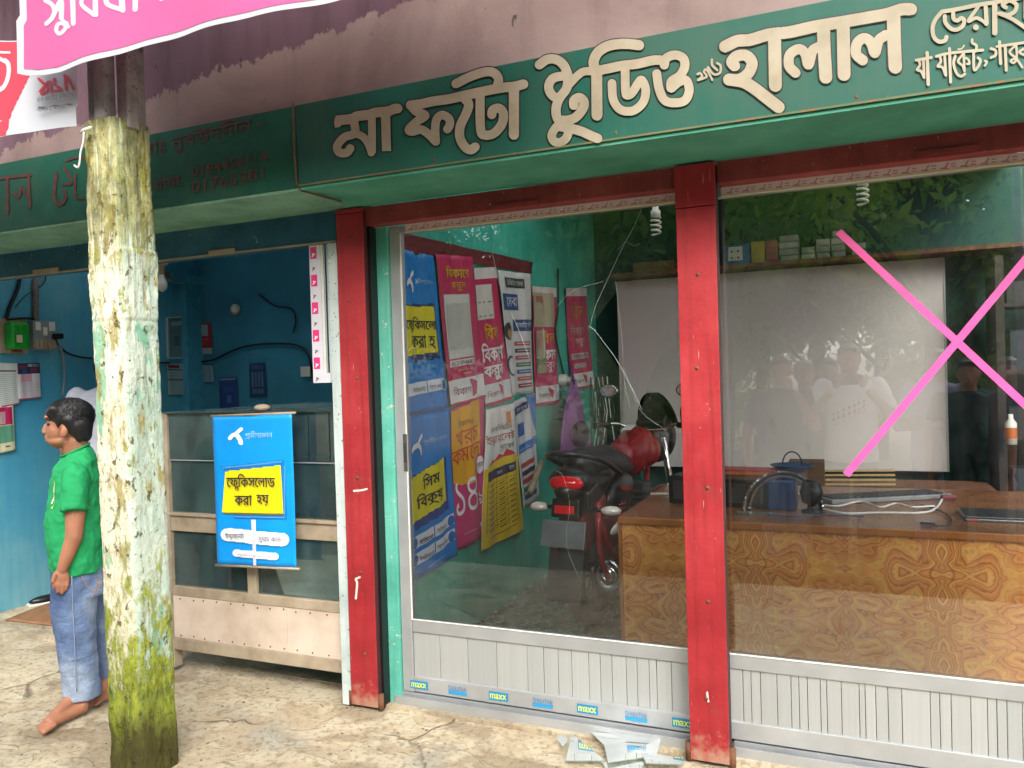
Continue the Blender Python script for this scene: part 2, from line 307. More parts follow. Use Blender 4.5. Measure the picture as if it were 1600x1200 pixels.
M['veneer'] = veneer_mat(); M['desk_edge'] = plain('desk_edge', '#a8652a', .4, var=.15)
M['desk_top'] = weathered('desk_top', '#7e5336', '#95664a', '#5f3d29', '#9c8470', .3, 6, .72, False, .5, .1)
M['whiteboard'] = plain('whiteboard', '#c9c2bf', .3, var=.05, scale=2, bump=0); M['ceiling'] = plain('ceiling', '#4a5250', .9)
M['dirt'] = weathered('street_dirt', '#5c4f3d', '#72644e', '#41372b', '#7c7158', .9, .8, .6, False, .2)
# ------------------------------------------------------------------ flat shapes: non-zero scanline fill (traced brush strokes and lettering)
def scan(polys, rows):
    E = []
    for P in polys:
        P = np.asarray(P, float); Q = np.roll(P, -1, 0); E.append(np.hstack([P, Q]))
    E = np.vstack(E); E = E[np.abs(E[:,1]-E[:,3]) > 1e-9]
    y0, y1 = min(E[:,1].min(), E[:,3].min()), max(E[:,1].max(), E[:,3].max()); h = (y1-y0)/rows; out = []
    for i in range(rows):
        ym = y0+(i+.5)*h; k = E[(np.minimum(E[:,1], E[:,3]) <= ym) & (np.maximum(E[:,1], E[:,3]) > ym)]
        if not len(k): continue
        sl_ = (k[:,2]-k[:,0])/(k[:,3]-k[:,1]); x = k[:,0]+(ym-k[:,1])*sl_; d = np.where(k[:,3] > k[:,1], 1, -1); o = np.argsort(x); wn = 0
        for j in o:
            if wn == 0: st = j
            wn += d[j]
            if wn == 0:
                a = [x[st]-np.clip(sl_[st], -1.6, 1.6)*h/2, x[j]-np.clip(sl_[j], -1.6, 1.6)*h/2, x[j]+np.clip(sl_[j], -1.6, 1.6)*h/2, x[st]+np.clip(sl_[st], -1.6, 1.6)*h/2]
                if a[1] < a[0]: a[0] = a[1] = (a[0]+a[1])/2
                if a[2] < a[3]: a[2] = a[3] = (a[2]+a[3])/2
                out.append(((a[0], ym-h/2), (a[1], ym-h/2), (a[2], ym+h/2), (a[3], ym+h/2)))
    return out
def ccw(P):
    P = np.asarray(P, float); a = np.sum(P[:,0]*np.roll(P[:,1], -1)-np.roll(P[:,0], -1)*P[:,1]); return P if a > 0 else P[::-1]
def smooth_line(pts, n=6):
    P = [np.array(p, float) for p in pts]
    if len(P) < 3: return P
    P = [2*P[0]-P[1]]+P+[2*P[-1]-P[-2]]; out = []
    for i in range(1, len(P)-2):
        for k in range(n):
            t = k/n; out.append(.5*(2*P[i]+(P[i+1]-P[i-1])*t+(2*P[i-1]-5*P[i]+4*P[i+1]-P[i+2])*t*t+(3*P[i]-P[i-1]-3*P[i+1]+P[i+2])*t**3))
    out.append(P[-2]); return out
def strokes_polys(strokes, grow=0, flat=False, nc=14, seg=5):
    polys = []
    for pts, wd in strokes:
        P = smooth_line(pts, seg); r = wd/2+grow
        for a, b in zip(P[:-1], P[1:]):
            d = b-a; l = np.linalg.norm(d)
            if l < 1e-9: continue
            nn = np.array([-d[1], d[0]])/l*r; polys.append(ccw([a-nn, b-nn, b+nn, a+nn]))
        for i, a in enumerate(P):
            if flat and i in (0, len(P)-1): continue
            polys.append(np.array([a+r*np.array([math.cos(2*math.pi*k/nc), math.sin(2*math.pi*k/nc)]) for k in range(nc)]))
    return polys
_tc = {}
def text_loops(s):
    if s in _tc: return _tc[s]
    cu = bpy.data.curves.new('t', 'FONT'); cu.body = s; cu.size = 1; cu.fill_mode = 'NONE'; cu.resolution_u = 3
    o = bpy.data.objects.new('t', cu); me = o.to_mesh(); V = np.array([v.co[:2] for v in me.vertices]); nx = {}
    for e in me.edges: nx.setdefault(e.vertices[0], []).append(e.vertices[1]); nx.setdefault(e.vertices[1], []).append(e.vertices[0])
    seen = set(); loops = []
    for i in range(len(V)):
        if i in seen: continue
        lp = [i]; seen.add(i); c = i
        while True:
            q = [j for j in sorted(nx.get(c, [])) if j not in seen]
            if not q: break
            c = q[0]; seen.add(c); lp.append(c)
        if len(lp) > 2: loops.append(V[lp])
    o.to_mesh_clear(); bpy.data.objects.remove(o); bpy.data.curves.remove(cu); _tc[s] = loops
    return loops
def width(s):
    if not s: return 0
    a = text_loops(s+'|'); return max(l[:,0].max() for l in a)
def bangla(s):
    """visual-order Bengali; {A|b} puts b small under A, ^ a reph above, ~ a ra-phala below the letter before it"""
    plainS = ''; extra = []; i = 0
    while i < len(s):
        c = s[i]
        if c == '{': j = s.index('}', i); a, b = s[i+1:j].split('|'); extra.append((len(plainS), len(plainS)+len(a), b)); plainS += a; i = j
        elif c in '^~': extra.append((len(plainS)-1, len(plainS), c))
        else: plainS += c
        i += 1
    L_ = [l for l in text_loops(plainS)]
    for a, b, k in extra:
        x0 = width(plainS[:a]) if a else 0; x1 = width(plainS[:b]); xm = (x0+x1)/2
        if k == '^': L_ = L_+strokes_polys([([(xm-.05, .70), (xm+.06, .72), (xm+.16, .86)], .06)], nc=6, seg=3)
        elif k == '~': L_ = L_+strokes_polys([([(x0+.05, -.10), (xm, -.02), (x1-.08, -.2)], .06)], nc=6, seg=3)
        else: L_ = L_+[l*.55+np.array([xm-.1, -.28]) for l in text_loops(k)]
    return L_
# ------------------------------------------------------------------ posters
class Poster:
    """a hanging sheet given by four world corners (tl, tr, br, bl); drawing is in fractions of it; wavy like paper"""
    def __init__(s, name, corners, normal, base, label, cat='poster', group=None, amp=.003, solid=.0012, ph=0, step=.0016):
        s.c = [np.array(p, float) for p in corners]; s.n = np.array(normal, float); s.amp = amp; s.ph = ph; s.L = {}; s.lay = 0; s.step = step
        mb = MB(); mb.grid(lambda u, v: s.at(u, v, 0), 26, 26)
        loc = (s.c[2]+s.c[3])/2
        s.o = single(name, mb, PR(base), label, cat, loc=loc, group=group, solid=solid)
    def at(s, u, v, lay):
        p = (s.c[0]*(1-u)+s.c[1]*u)*(1-v)+(s.c[3]*(1-u)+s.c[2]*u)*v
        d = s.amp*(math.sin(u*9+s.ph+v*1.4)+.6*math.sin(u*19+s.ph*2-v*2)+.5*math.sin(v*7+s.ph))
        return p+s.n*(d+lay*s.step)
    def _mb(s, col): return s.L.setdefault(col, MB())
    def rect(s, u0, v0, u1, v1, col, lay=1, skew=0):
        nu = max(1, int(abs(u1-u0)*26)); nv = max(1, int(abs(v1-v0)*26))
        s._mb(col).grid(lambda a, b: s.at(u0+(u1-u0)*a, v0+(v1-v0)*b+skew*a, lay), nu, nv); return s
    def polys(s, P, col, lay=1, rows=40):
        for q in scan(P, rows):
            n_ = max(1, int(math.ceil((max(q[1][0], q[2][0])-min(q[0][0], q[3][0]))/.045)))
            for k in range(n_):
                f0, f1 = k/n_, (k+1)/n_; lp = lambda A, B, f_: (A[0]+(B[0]-A[0])*f_, A[1]+(B[1]-A[1])*f_)
                s._mb(col).add([s.at(a, b, lay) for a, b in (lp(q[0],q[1],f0), lp(q[0],q[1],f1), lp(q[3],q[2],f1), lp(q[3],q[2],f0))], [(0,1,2,3)])
        return s
    def circle(s, u, v, ru, rv, col, lay=1): return s.polys([[(u+ru*math.cos(t*math.pi/12), v+rv*math.sin(t*math.pi/12)) for t in range(24)]], col, lay, 24)
    def text(s, t, u0, v0, u1, v1, col, lay=2, rows=26, skew=0, bold=0):
        Ls = bangla(t)
        if bold: Ls = Ls+[l+np.array([bold*a, bold*b]) for l in Ls for a, b in ((1,0),(-1,0),(0,.7),(0,-.7))]
        a = np.vstack(Ls); x0, y0 = a.min(0); x1, y1 = a.max(0); P = []
        for l in Ls:
            fu = (l[:,0]-x0)/(x1-x0); q = np.empty_like(l); q[:,0] = u0+fu*(u1-u0); q[:,1] = v1-(l[:,1]-y0)/(y1-y0)*(v1-v0)+skew*fu; P.append(q)
        return s.polys(P, col, lay, rows)
    def line(s, pts, wd, col, lay=2, rows=30): return s.polys(strokes_polys([(pts, wd)], nc=8, seg=3), col, lay, rows)
    def done(s):
        for c, mb in s.L.items():
            if mb.f: part(s.o, 'print', mb, PR(c))
        return s.o
def quadX(px, x): return [PX(a, b, x) for a, b in px]
def quadY(px, y): return [PY(a, b, y) for a, b in px]
#=================================================================== SETTING
XP = -2.03      # partition wall face
YB = 6.75       # back wall of the studio
# veranda floor, gently uneven
mb = MB()
def gz(x, y): return .010*noise.noise(Vector((x*1.3, y*1.3, 0)))+.006*noise.noise(Vector((x*5, y*5, 3)))+.0035*max(0, noise.noise(Vector((x*3.1, y*4, 8)))*3-.4)
mb.grid(lambda u, v: (lambda x, y: (x, y, gz(x, y)-.006))(-6.2+8.4*u, .9+2.3*v), 420, 150)
struct('veranda_floor', mb, M['ground'])
mb = MB().box(-6.2, 2.2, .6, .9, -.3, -.006); struct('veranda_kerb', mb, M['ground'])
mb = MB(); mb.add([(-60,.6,-.16),(60,.6,-.16),(60,-60,-.16),(-60,-60,-.16)], [(0,3,2,1)]); struct('street_ground', mb, M['dirt'])
mb = MB(); mb.add([(-60,.6,-.25),(60,.6,-.25),(60,60,-.25),(-60,60,-.25)], [(0,1,2,3)]); struct('ground', mb, plain('pale_yard', '#b3a88f', .9, var=.2, scale=2))
mb = MB().box(-6.2, -2.13, 3.2, 5.6, -.12, .0); struct('left_shop_floor', mb, M['ground'])
fl = struct('studio_floor', MB().box(-2.1, 2.1, 3.2, 6.9, -.12, .026), M['dark_grey'])
def tile_mat():
    t = NT('patterned_tile'); s = t.n('ShaderNodeSeparateXYZ', i_0=t.co()); v = t.n('ShaderNodeCombineXYZ', i_0=t.math('PINGPONG', s.outputs[0], .15), i_1=t.math('PINGPONG', s.outputs[1], .15), i_2=0.).outputs[0]
    a = t.noise(26, 3, .5, vec=v, dist=1.6); b = t.noise(9, 3, .5, vec=v, dist=2.2)
    col = t.ramp(t.math('FRACT', t.math('MULTIPLY', b, 6)), [(.0, '#2a3436'), (.45, '#3a4648'), (.55, '#8f9a9a'), (.68, '#aab3b0'), (.75, '#36424a')])
    col = t.mix(t.ramp(a, [(.52, 0.), (.58, .8)]), col, '#262c32'); return t.fin(col, .25, 0, .5)
M['tile'] = tile_mat(); tm = None
for i in range(6):
    for j in range(9):
        if i*.3-2.03 > -.2 and j*.3+3.2 > 4: continue
        if tm is None: tm = MB().box(.0015, .2985, .0015, .2985, 0, .008).mesh('tile', M['tile'], (0,0,0))
        o = bpy.data.objects.new('tile', tm); COL.objects.link(o); o.parent = fl; o.location = (-2.03+.3*i, 3.2+.3*j, .027)
pb = MB()
for i in range(520):
    x, y = R_.uniform(-5.2, 1.2), 3.06-abs(R_.gauss(0, .55)); s_ = R_.uniform(.002, .007)*(1.6 if R_.random() < .06 else 1)
    if y > 1.4: pb.ell((x, y, gz(x, y)-.006+s_*.3), ((s_*R_.uniform(.8,1.6),0,0),(0,s_,0),(0,0,s_*.6)), 5, 3)
single('grit', pb, plain('grit', '#8f8270', .9, var=.4, scale=30), 'loose grit and tiny stones scattered over the concrete floor', 'grit', kind='stuff')
# walls
def wall(name, mb, mat, label, loc=None): return single(name, mb, mat, label, 'wall', loc=loc)
wall('partition_wall', MB().box(XP-.10, XP, 3.16, YB, 0, 2.95), M['teal_wall'], 'teal painted partition wall carrying the rows of posters')
wall('studio_back_wall', MB().box(XP-.1, 2.1, YB, YB+.12, 0, 2.95), plain('dark_teal', '#174640', .8), 'dark teal back wall behind the whiteboard')
wall('blue_side_wall', MB().box(-5.37, -5.25, 2.9, 5.3, 0, 2.95), M['blue_wall'], 'worn blue wall with electric meters and calendars')
wall('blue_back_wall', MB().box(-5.37, XP-.105, 5.3, 5.42, 0, 2.95), plain('blue_back', '#337f9e', .8, var=.2, scale=2), 'dark blue back wall of the left shop')
struct('left_ceiling', MB().box(-5.4, XP-.1, 4.4, 5.4, 2.95, 3.05), M['ceiling']); struct('studio_ceiling', MB().box(XP-.1, 1.15, 4.9, 6.9, 2.95, 3.05), plain('studio_ceiling_board', '#8b8f8c', .9))
_t = NT('frp_sheet'); _t.t.nodes.remove(_t.b); _a = _t.n('ShaderNodeBsdfTranslucent'); _a.inputs[0].default_value = (.85,.87,.86,1); _b = _t.n('ShaderNodeBsdfTransparent'); _b.inputs[0].default_value = (.8,.82,.81,1); _m = _t.n('ShaderNodeMixShader'); _m.inputs[0].default_value = .5
_t.t.links.new(_a.outputs[0], _m.inputs[1]); _t.t.links.new(_b.outputs[0], _m.inputs[2]); _t.t.links.new(_m.outputs[0], _t.t.nodes['Material Output'].inputs[0]); M['frp'] = _t.mat
def corr(x0, x1, y0, y1): return MB().grid(lambda u, v: (x0+(x1-x0)*u, y0+(y1-y0)*v, 3.0+.012*math.sin((x0+(x1-x0)*u)*60)), int((x1-x0)*70), 2)
single('added_daylight_sheet', corr(XP-.1, 1.9, 3.1, 4.9), M['frp'], 'unseen corrugated translucent sheet added over the studio front to let daylight in', 'roof sheet', solid=.002)  # unseen sheet added to let daylight into the studio
single('added_daylight_sheet', corr(-5.35, -2.2, 3.1, 4.4), M['frp'], 'unseen corrugated translucent sheet added over the left shop counter to let daylight in', 'roof sheet', solid=.002)  # likewise added out of view, brings daylight down to the counter
wall('added_light_block_wall', MB().box(1.9, 2.02, 5.3, YB, 0, 2.95), plain('side_dark', '#2a5c54', .8), 'unseen partial teal wall added at the far right rear of the studio to block daylight')  # partial wall out of view, added to keep side daylight off the rear
# timber poles carrying the left ceiling, one with the pale blue pilaster
single('pilaster', MB().box(-5.25, -5.17, 5.12, 5.3, 0, 2.35).box(-5.25, -5.13, 4.95, 5.3, 2.35, 2.42), plain('pale_blue', '#3f93b3', .7), 'pale blue pilaster in the corner of the left shop', 'pilaster')
single('roof_beam', MB().bar((-5.2, 4.6, 2.55), (-2.2, 5.0, 2.62), .06, .08), M['rust'], 'dark sloping timber beam under the left shop ceiling', 'beam')
single('roof_beam', MB().bar((-5.2, 5.0, 2.38), (-4.75, 4.2, 2.42), .05, .05), M['rail_wood'], 'short pale timber strut high in the left shop', 'beam')
# upper wall above the signs
single('upper_wall', MB().box(-2.80, 2.2, 2.66, 2.8, 2.60, 4.2), M['sheet'], 'stained grey rendered wall with painted pink banner light, above the green signboard', 'wall', loc=(0,2.66,0))
single('upper_wall', MB().box(-6.2, -2.806, 2.68, 2.8, 2.60, 4.2), M['sheet'], 'stained wall with painted pink banner light above the faded signboard, left of the joint', 'wall', loc=(0,2.66,0))
single('awning_roof', MB().box(-6.2, 2.2, 1.6, 3.0, 4.2, 4.24), M['steel'], 'metal sheet roof jutting over the veranda', 'roof')
#--- signboards --------------------------------------------------------
ZB = 2.27; ZT = 2.612
sgn = thing('painted_signboard', 'green shop signboard painted with large cream Bengali letters', 'signboard', (0, 2.62, ZB))
part(sgn, 'board', MB().box(-2.025, 2.2, 2.62, 2.66, ZB+.012, ZT), M['sign_green'], .002)
for x in (-1.4, -.7, .05, .8): part(sgn, 'screw', MB().lathe((x, 2.62, ZB+.03+R_.uniform(0,.01)), (0,-1,0), [(0,.006),(.002,.004),(.002,0)], 8), M['rust'])
part(sgn, 'edge_lip', MB().box(-2.02, 2.2, 2.616, 2.6195, ZB+.013, ZB+.020), M['sign_lip'])
part(sgn, 'soffit', MB().box(-2.025, 2.2, 2.625, 3.02, ZB, ZB+.012), M['soffit'])
old = thing('faded_signboard', 'faded dark green signboard with worn maroon lettering', 'signboard', (-4, 2.62, ZB))
part(old, 'board', MB().box(-6.2, -2.031, 2.625, 2.66, ZB+.012, ZT), M['sign_old'])
part(old, 'soffit', MB().box(-6.2, -2.031, 2.63, 3.02, ZB, ZB+.012), M['soffit_old'])
def letters(par, groups, plane, grow=0, flat=False, mat=None, name='lettering', rows=260, thick=0):
    mbx = MB()
    for org, sc_, strokes in groups:
        P = strokes_polys(strokes, grow, flat); P = [p/sc_+np.array(org) for p in P]
        for q in scan([ccw(p) for p in P], rows):
            mbx.add([PY(a, b, plane) for a, b in q], [(0,3,2,1)])
    return part(par, name, mbx, mat)
A1 = [([(80,492),(90,545)],46),([(215,490),(222,590),(140,622),(85,690),(100,740),(160,742),(192,700)],66),([(222,590),(290,622),(335,690),(355,755)],60),([(355,470),(357,742)],62),([(462,440),(470,730)],72),([(75,492),(200,478),(240,458),(340,445),(380,430),(480,420),(530,400),(562,398)],78)]
A2 = [([(658,372),(740,362),(830,342),(950,325),(1040,305),(1150,280),(1300,248),(1400,232),(1470,225),(1540,208)],76),([(655,372),(700,420),(772,452),(705,500),(645,560),(670,578),(740,562),(800,600),(855,655)],68),([(855,655),(850,560),(862,480),(905,448),(955,475),(965,520),(945,560)],66),
      ([(1070,310),(1112,365),(1090,440),(1045,540),(1045,630),(1085,700),(1130,720),(1162,698)],72),([(1012,205),(1120,150),(1240,112),(1310,120),(1345,170),(1330,240)],72),([(1200,290),(1205,560),(1240,605),(1310,590),(1370,520),(1383,440),(1350,395),(1300,410),(1292,445)],72),([(1465,250),(1465,602)],80)]
A3 = [([(130,292),(200,245),(280,245),(350,300),(390,400)],84),([(385,400),(320,395),(245,420),(212,490),(240,560),(300,600)],82),([(385,400),(375,500),(310,590),(280,680),(290,770),(340,790),(440,770),(510,700),(530,630),(490,585),(440,610),(438,655)],84),
      ([(330,800),(265,870),(240,930),(270,980),(330,980),(380,930),(385,870)],78),([(300,840),(400,860),(500,885),(590,925),(650,950)],86),([(395,470),(470,390),(530,352),(620,352)],72),([(642,350),(645,742)],98),([(625,330),(615,260),(660,175),(760,120),(900,105),(1020,118)],92),
      ([(620,352),(750,325),(870,300),(1000,285),(1150,252),(1245,255)],86),([(895,300),(900,530),(920,565),(960,540),(1010,460),(1045,430),(1080,520),(1055,630),(960,705),(850,690),(790,600),(778,458)],78),
      ([(1245,295),(1262,235),(1340,205),(1415,235),(1428,310),(1385,390),(1310,440),(1305,500)],82),([(1310,502),(1370,450),(1440,430),(1468,520),(1430,610),(1340,632),(1250,610),(1200,510),(1178,372)],80)]
A4 = [([(242,332),(330,292),(420,285),(560,245),(700,230),(880,190),(1060,160),(1120,150),(1280,122),(1400,100),(1500,68),(1570,66)],86),([(310,470),(290,440),(330,400),(395,398),(435,450),(410,520),(350,565),(270,568)],80),([(270,568),(370,585),(450,630),(540,700),(625,765)],86),([(595,270),(602,610)],92),
      ([(745,520),(700,470),(705,390),(770,350),(815,385),(838,462),(865,365),(910,335)],72),([(945,210),(950,350),(962,552)],92),([(1085,160),(1092,532)],92),([(1225,430),(1178,385),(1185,310),(1235,272),(1285,305),(1312,378),(1338,290),(1390,250)],74),([(1445,110),(1450,300),(1458,478)],96)]
A4s = [([(45,530),(62,522),(78,545),(50,570)],16),([(50,572),(110,548),(92,512),(112,498),(150,570)],16),([(120,480),(160,530),(205,520),(210,470),(185,450)],16),([(148,425),(150,465),(185,500)],16)]
A5 = [([(440,160),(360,260),(318,370),(335,490),(400,555),(480,545),(505,495)],55),([(450,155),(650,122),(900,70),(1180,25),(1400,-10),(1700,-70)],55),([(482,215),(490,300),(560,380),(640,397),(720,350),(742,275),(705,240),(650,275),(600,250),(595,170)],54),([(1030,90),(1042,310)],56),([(930,90),(800,280),(900,240),(985,275),(1040,325)],46),([(899,365),(901,366)],78),([(1150,40),(1152,440)],70),
      ([(1300,100),(1260,60),(1350,8),(1440,60),(1420,150),(1330,200),(1230,180)],56),([(1210,178),(1380,250),(1560,370),(1640,420)],54),([(1562,-20),(1562,240)],50)]
A6 = [([(100,805),(300,770)],38),([(130,800),(150,870),(112,935),(165,955),(205,1040)],34),([(195,790),(205,1030)],34),([(245,705),(260,1130)],44),([(370,755),(500,720),(700,695),(990,670)],38),([(410,740),(430,820),(388,888),(450,900),(490,1000)],34),([(480,740),(495,1008)],36),([(545,650),(560,1098)],40),([(622,750),(600,850),(640,980),(700,1022),(750,990)],36),([(730,720),(662,820),(720,880),(745,950)],32),([(735,720),(745,950)],34),([(760,775),(800,800),(812,850),(782,855)],30),
      ([(660,660),(710,650),(740,610)],20),([(850,530),(852,575),(908,612),(890,690)],34),([(868,700),(875,930),(930,890),(960,810),(930,775)],36),([(1022,815),(1045,830),(1018,880)],30),([(1100,650),(1160,672),(1160,740),(1102,772)],36),([(1215,558),(1230,850)],42),([(1180,622),(1543,570),(1600,560)],36),([(1290,620),(1305,940)],40),([(1430,605),(1352,700),(1440,775)],32),([(1440,600),(1445,780),(1400,842),(1368,812),(1440,790),(1520,900)],32),([(1543,650),(1480,700),(1560,740)],32)]
big = [((820,50),5.714,A3),((1080,0),4.571,A4)]
letters(sgn, [((510,90),5,A1)], 2.6165, 9, True, M['black_print'], 'letter_outline'); letters(sgn, [((510,90),5,A2)]+big, 2.6165, 9, False, M['black_print'], 'letter_outline')
cream = weathered('cream_paint', '#9c927e', '#a9a08d', '#887e69', '#7d8676', .5, 6, .66, False, .3, .1); M['cream'] = cream
letters(sgn, [((510,90),5,A1)], 2.614, 0, True, cream); letters(sgn, [((510,90),5,A2)]+big+[((1080,0),4.571,A4s),((1420,0),8.572,A5),((1420,0),8.572,A6)], 2.614, 0, False, cream)
mar = plain('maroon_paint', '#5c2f2c', .7, var=.3, scale=30)
O1 = [([(-40,410),(160,385)],14),([(-20,400),(-15,600)],14),([(38,400),(40,590)],14),([(70,480),(100,505),(112,455),(150,505)],14),([(150,385),(158,560)],14),([(300,375),(288,500),(318,545),(348,510),(340,470)],16),([(340,345),(382,425),(335,435)],12),([(400,380),(402,500),(440,510)],12),([(350,310),(420,290),(455,300)],10)]
letters(old, [((0,160),3.404,O1)], 2.621, 0, False, mar, 'lettering', 60)
def plane_text(par, s, p0, p1, hpx, plane, mat, rows=30, name='lettering'):
    """text along the line p0-p1 of the plane, letter height from hpx picture points"""
    a, b = PY(*p0, plane), PY(*p1, plane); up = PY(p0[0], p0[1]-hpx, plane)-a; up = up*(abs(up[2])/np.linalg.norm(up)); up = np.array([0,0,up[2]])
    Ls = bangla(s); A = np.vstack(Ls); x0, y0 = A.min(0); x1, y1 = A.max(0); mbx = MB()
    for q in scan(Ls, rows): mbx.add([a+(b-a)*((x-x0)/(x1-x0))+up*((y-y0)/(y1-y0)) for x, y in q], [(0,1,2,3)])
    return part(par, name, mbx, mat)
plane_text(old, 'মাঃ নুরউদ্দীন -', (222,252), (412,208), 32, 2.621, mar); plane_text(old, '0184456114', (300,277), (418,252), 16, 2.621, mar)
plane_text(old, '01765381', (300,302), (412,280), 18, 2.621, mar); plane_text(old, 'মাবা:', (240,300), (285,290), 18, 2.621, mar)
# torn edge where the two boards meet
single('torn_board_edge', MB().tube([(-2.03,2.61,2.62),(-2.034,2.612,2.45),(-2.026,2.61,2.30),(-2.02,2.63,2.268),(-1.99,2.72,2.262),(-1.98,2.85,2.262)], .004, 5), M['rust'], 'dark cracked edge between the faded and the green signboard', 'crack')
#--- lintels and posts ---------------------------------------------------
YF = 3.0
def zpx(x, y, pl): return PY(x, y, pl)[2]
lt = thing('red_lintel', 'dull red steel lintel above the left glass door', 'lintel', (-1.2, YF+.03, 2.18))
part(lt, 'beam', MB().box(-2.0, -.575, YF+.02, YF+.09, 2.185, 2.268), M['red_dull'], .004); part(lt, 'hinge_plate', MB().box(-1.34, -1.14, YF+.012, YF+.02, 2.192, 2.206), M['red_dull'])
lt = thing('red_lintel', 'dull red steel lintel above the right glass door', 'lintel', (.4, YF+.03, 2.18))
part(lt, 'beam', MB().box(-.425, 2.1, YF+.02, YF+.09, 2.185, 2.268), M['red_dull'], .004); part(lt, 'hinge_plate', MB().box(.24, .42, YF+.012, YF+.02, 2.196, 2.212), M['red_dull'])
bl = thing('blue_lintel', 'worn blue lintel beam over the left shop opening', 'lintel', (-4, YF+.03, 2.12))
part(bl, 'beam', MB().box(-6.2, -2.13, YF+.02, YF+.10, 2.13, 2.268), M['blue_beam'], .004); part(bl, 'edge_strip', MB().box(-6.2, -2.13, YF+.014, YF+.02, 2.124, 2.134), M['rail_wood'])
part(bl, 'wood_block', MB().box(-2.88, -2.72, YF+.008, YF+.02, 2.128, 2.15), M['rail_wood'])
part(bl, 'wood_block', MB().box(-4.15, -3.95, YF+.008, YF+.02, 2.128, 2.155), M['rail_wood'])
def red_post(x0, x1, label, bands):
    t = thing('red_post', label, 'post', ((x0+x1)/2, YF+.04, 0), 'red posts between the shop doors'); zt = 2.262
    part(t, 'face_plate', MB().box(x0, x1, YF-.006, YF+.004, .01, zt-bands[0]), M['red_paint'], .002); part(t, 'cap_plate', MB().box(x0-.002, x1+.002, YF-.010, YF+.004, zt-bands[0]+.003, zt), M['red_paint'], .002)
    part(t, 'side_channel', MB().box(x0, x0+.012, YF+.005, YF+.07, .01, zt).box(x1-.012, x1, YF+.005, YF+.07, .01, zt).box(x0+.013, x1-.013, YF+.06, YF+.07, .01, zt), plain('dark_primer', '#3a1a1b', .7))
    for z in (.25, .62, 1.05, 1.5, 1.85, 2.13): part(t, 'rivet', MB().lathe(((x0+x1)/2+R_.uniform(-.02,.02), YF-.006, z), (0,-1,0), [(0,.008),(.003,.007),(.005,0)], 8), M['rust'])
    for k in (-1, 1): part(t, 'hinge_lug', MB().cyl(((x0 if k < 0 else x1)+k*.008, YF+.01, .0), ((x0 if k < 0 else x1)+k*.008, YF+.01, .07), .014), M['rust'])
    return t
p1 = red_post(-2.112, -1.972, 'left red steel post beside the teal jamb and hanging blue banner', (.02, 0)); p2 = red_post(-.575, -.43, 'right red steel post standing between the two glass doors', (.16, 0))
whp = plain('white_scratch', '#cfcac2', .6)
def smear(par, strokes, plane, mat, name='paint_mark'):
    mbx = MB()
    for q in scan(strokes_polys(strokes), 24): mbx.add([PY(a, b, plane) for a, b in q], [(0,3,2,1)])
    part(par, name, mbx, mat)
smear(p1, [([(556,935),(558,912),(556,905),(562,902)],3.2)], YF-.0075, whp); smear(p1, [([(553,767),(565,766),(573,764)],3)], YF-.0075, whp); smear(p2, [([(1105,1082),(1106,1092),(1107,1096)],3)], YF-.0075, whp)
single('teal_jamb', MB().box(-1.985, -1.903, YF+.085, 3.155, .0, 2.183), M['teal_jamb'], 'narrow teal painted door jamb with flaking cream edge', 'door jamb', bevel=.002)
single('dark_gap_strip', MB().box(-1.969, -1.958, YF+.03, YF+.08, 0, 2.18), M['black'], 'thin black strip standing in for the dark gap between red post and teal jamb', 'gap strip')  # black solid in place of the dark gap beside the post
single('white_jamb', MB().box(-2.166, -2.118, YF+.0, 3.10, 0, 2.12), M['white_wood'], 'chipped white wooden jamb left of the red post', 'door jamb', bevel=.002)
#--- glass doors --------------------------------------------------------
YD = 3.10
pin = '#b9436b'
def door(x0, x1, label, strips, foil):
    t = thing('glass_door', label, 'door', ((x0+x1)/2, YD+.02, .03)); fx0 = x0; 
    part(t, 'left_stile', MB().box(x0, x0+.055, YD, YD+.04, .06, 2.185), M['alu'], .003); part(t, 'right_stile', MB().box(x1-.055, x1, YD, YD+.04, .06, 2.185), M['alu'], .003)
    a, b = x0+.056, x1-.056
    part(t, 'top_rail', MB().box(a, b, YD+.002, YD+.038, 2.15, 2.184), M['alu'], .002); part(t, 'middle_rail', MB().box(a, b, YD+.002, YD+.038, .335, .392), M['alu'], .004)
    part(t, 'bottom_rail', MB().box(a, b, YD+.002, YD+.038, .062, .132), M['alu'], .003)
    part(t, 'glazing_bead', MB().box(a, b, YD-.002, YD+.002, .392, .397).box(a, a+.005, YD-.002, YD+.002, .397, 2.15), M['white_pl'])
    x = a; i = 0
    while x < b-.01:
        w_ = min(strips[i % len(strips)], b-x); part(t, 'panel_strip', MB().box(x+.001, x+w_-.001, YD+.010+R_.uniform(-.001,.001), YD+.024, .128+R_.uniform(-.003,.003), .336), M['alu_strip'], .0015); x += w_; i += 1
    return t
t = NT('alu_strip'); oi = t.n('ShaderNodeObjectInfo').outputs['Random']; n = t.noise(1, 5, .6, vec=t.mapping((90, 90, 1.5)))
M['alu_strip'] = t.fin(t.mix(t.ramp(n, [(.35, .25), (.6, 0.)]), t.ramp(oi, [(0, '#a6a9a9'), (1, '#b1b3b2')]), '#929597'), .5, .35)
dl = door(-1.900, -.455, 'left aluminium sliding door with cracked glass and brand stickers on its bottom rail', [.135,.14,.14,.145,.075,.065,.06,.075,.05,.05,.06,.045,.05,.03,.06], 0)
dr = door(-.535, 1.14, 'right aluminium sliding door with pink tape crossed on its glass', [.09,.03,.035,.06,.05,.028,.03,.045,.022,.05,.06,.02,.035,.04,.045], 1)
# second door runs on the rear track
dr.location.y += .0
GL = YD+.016
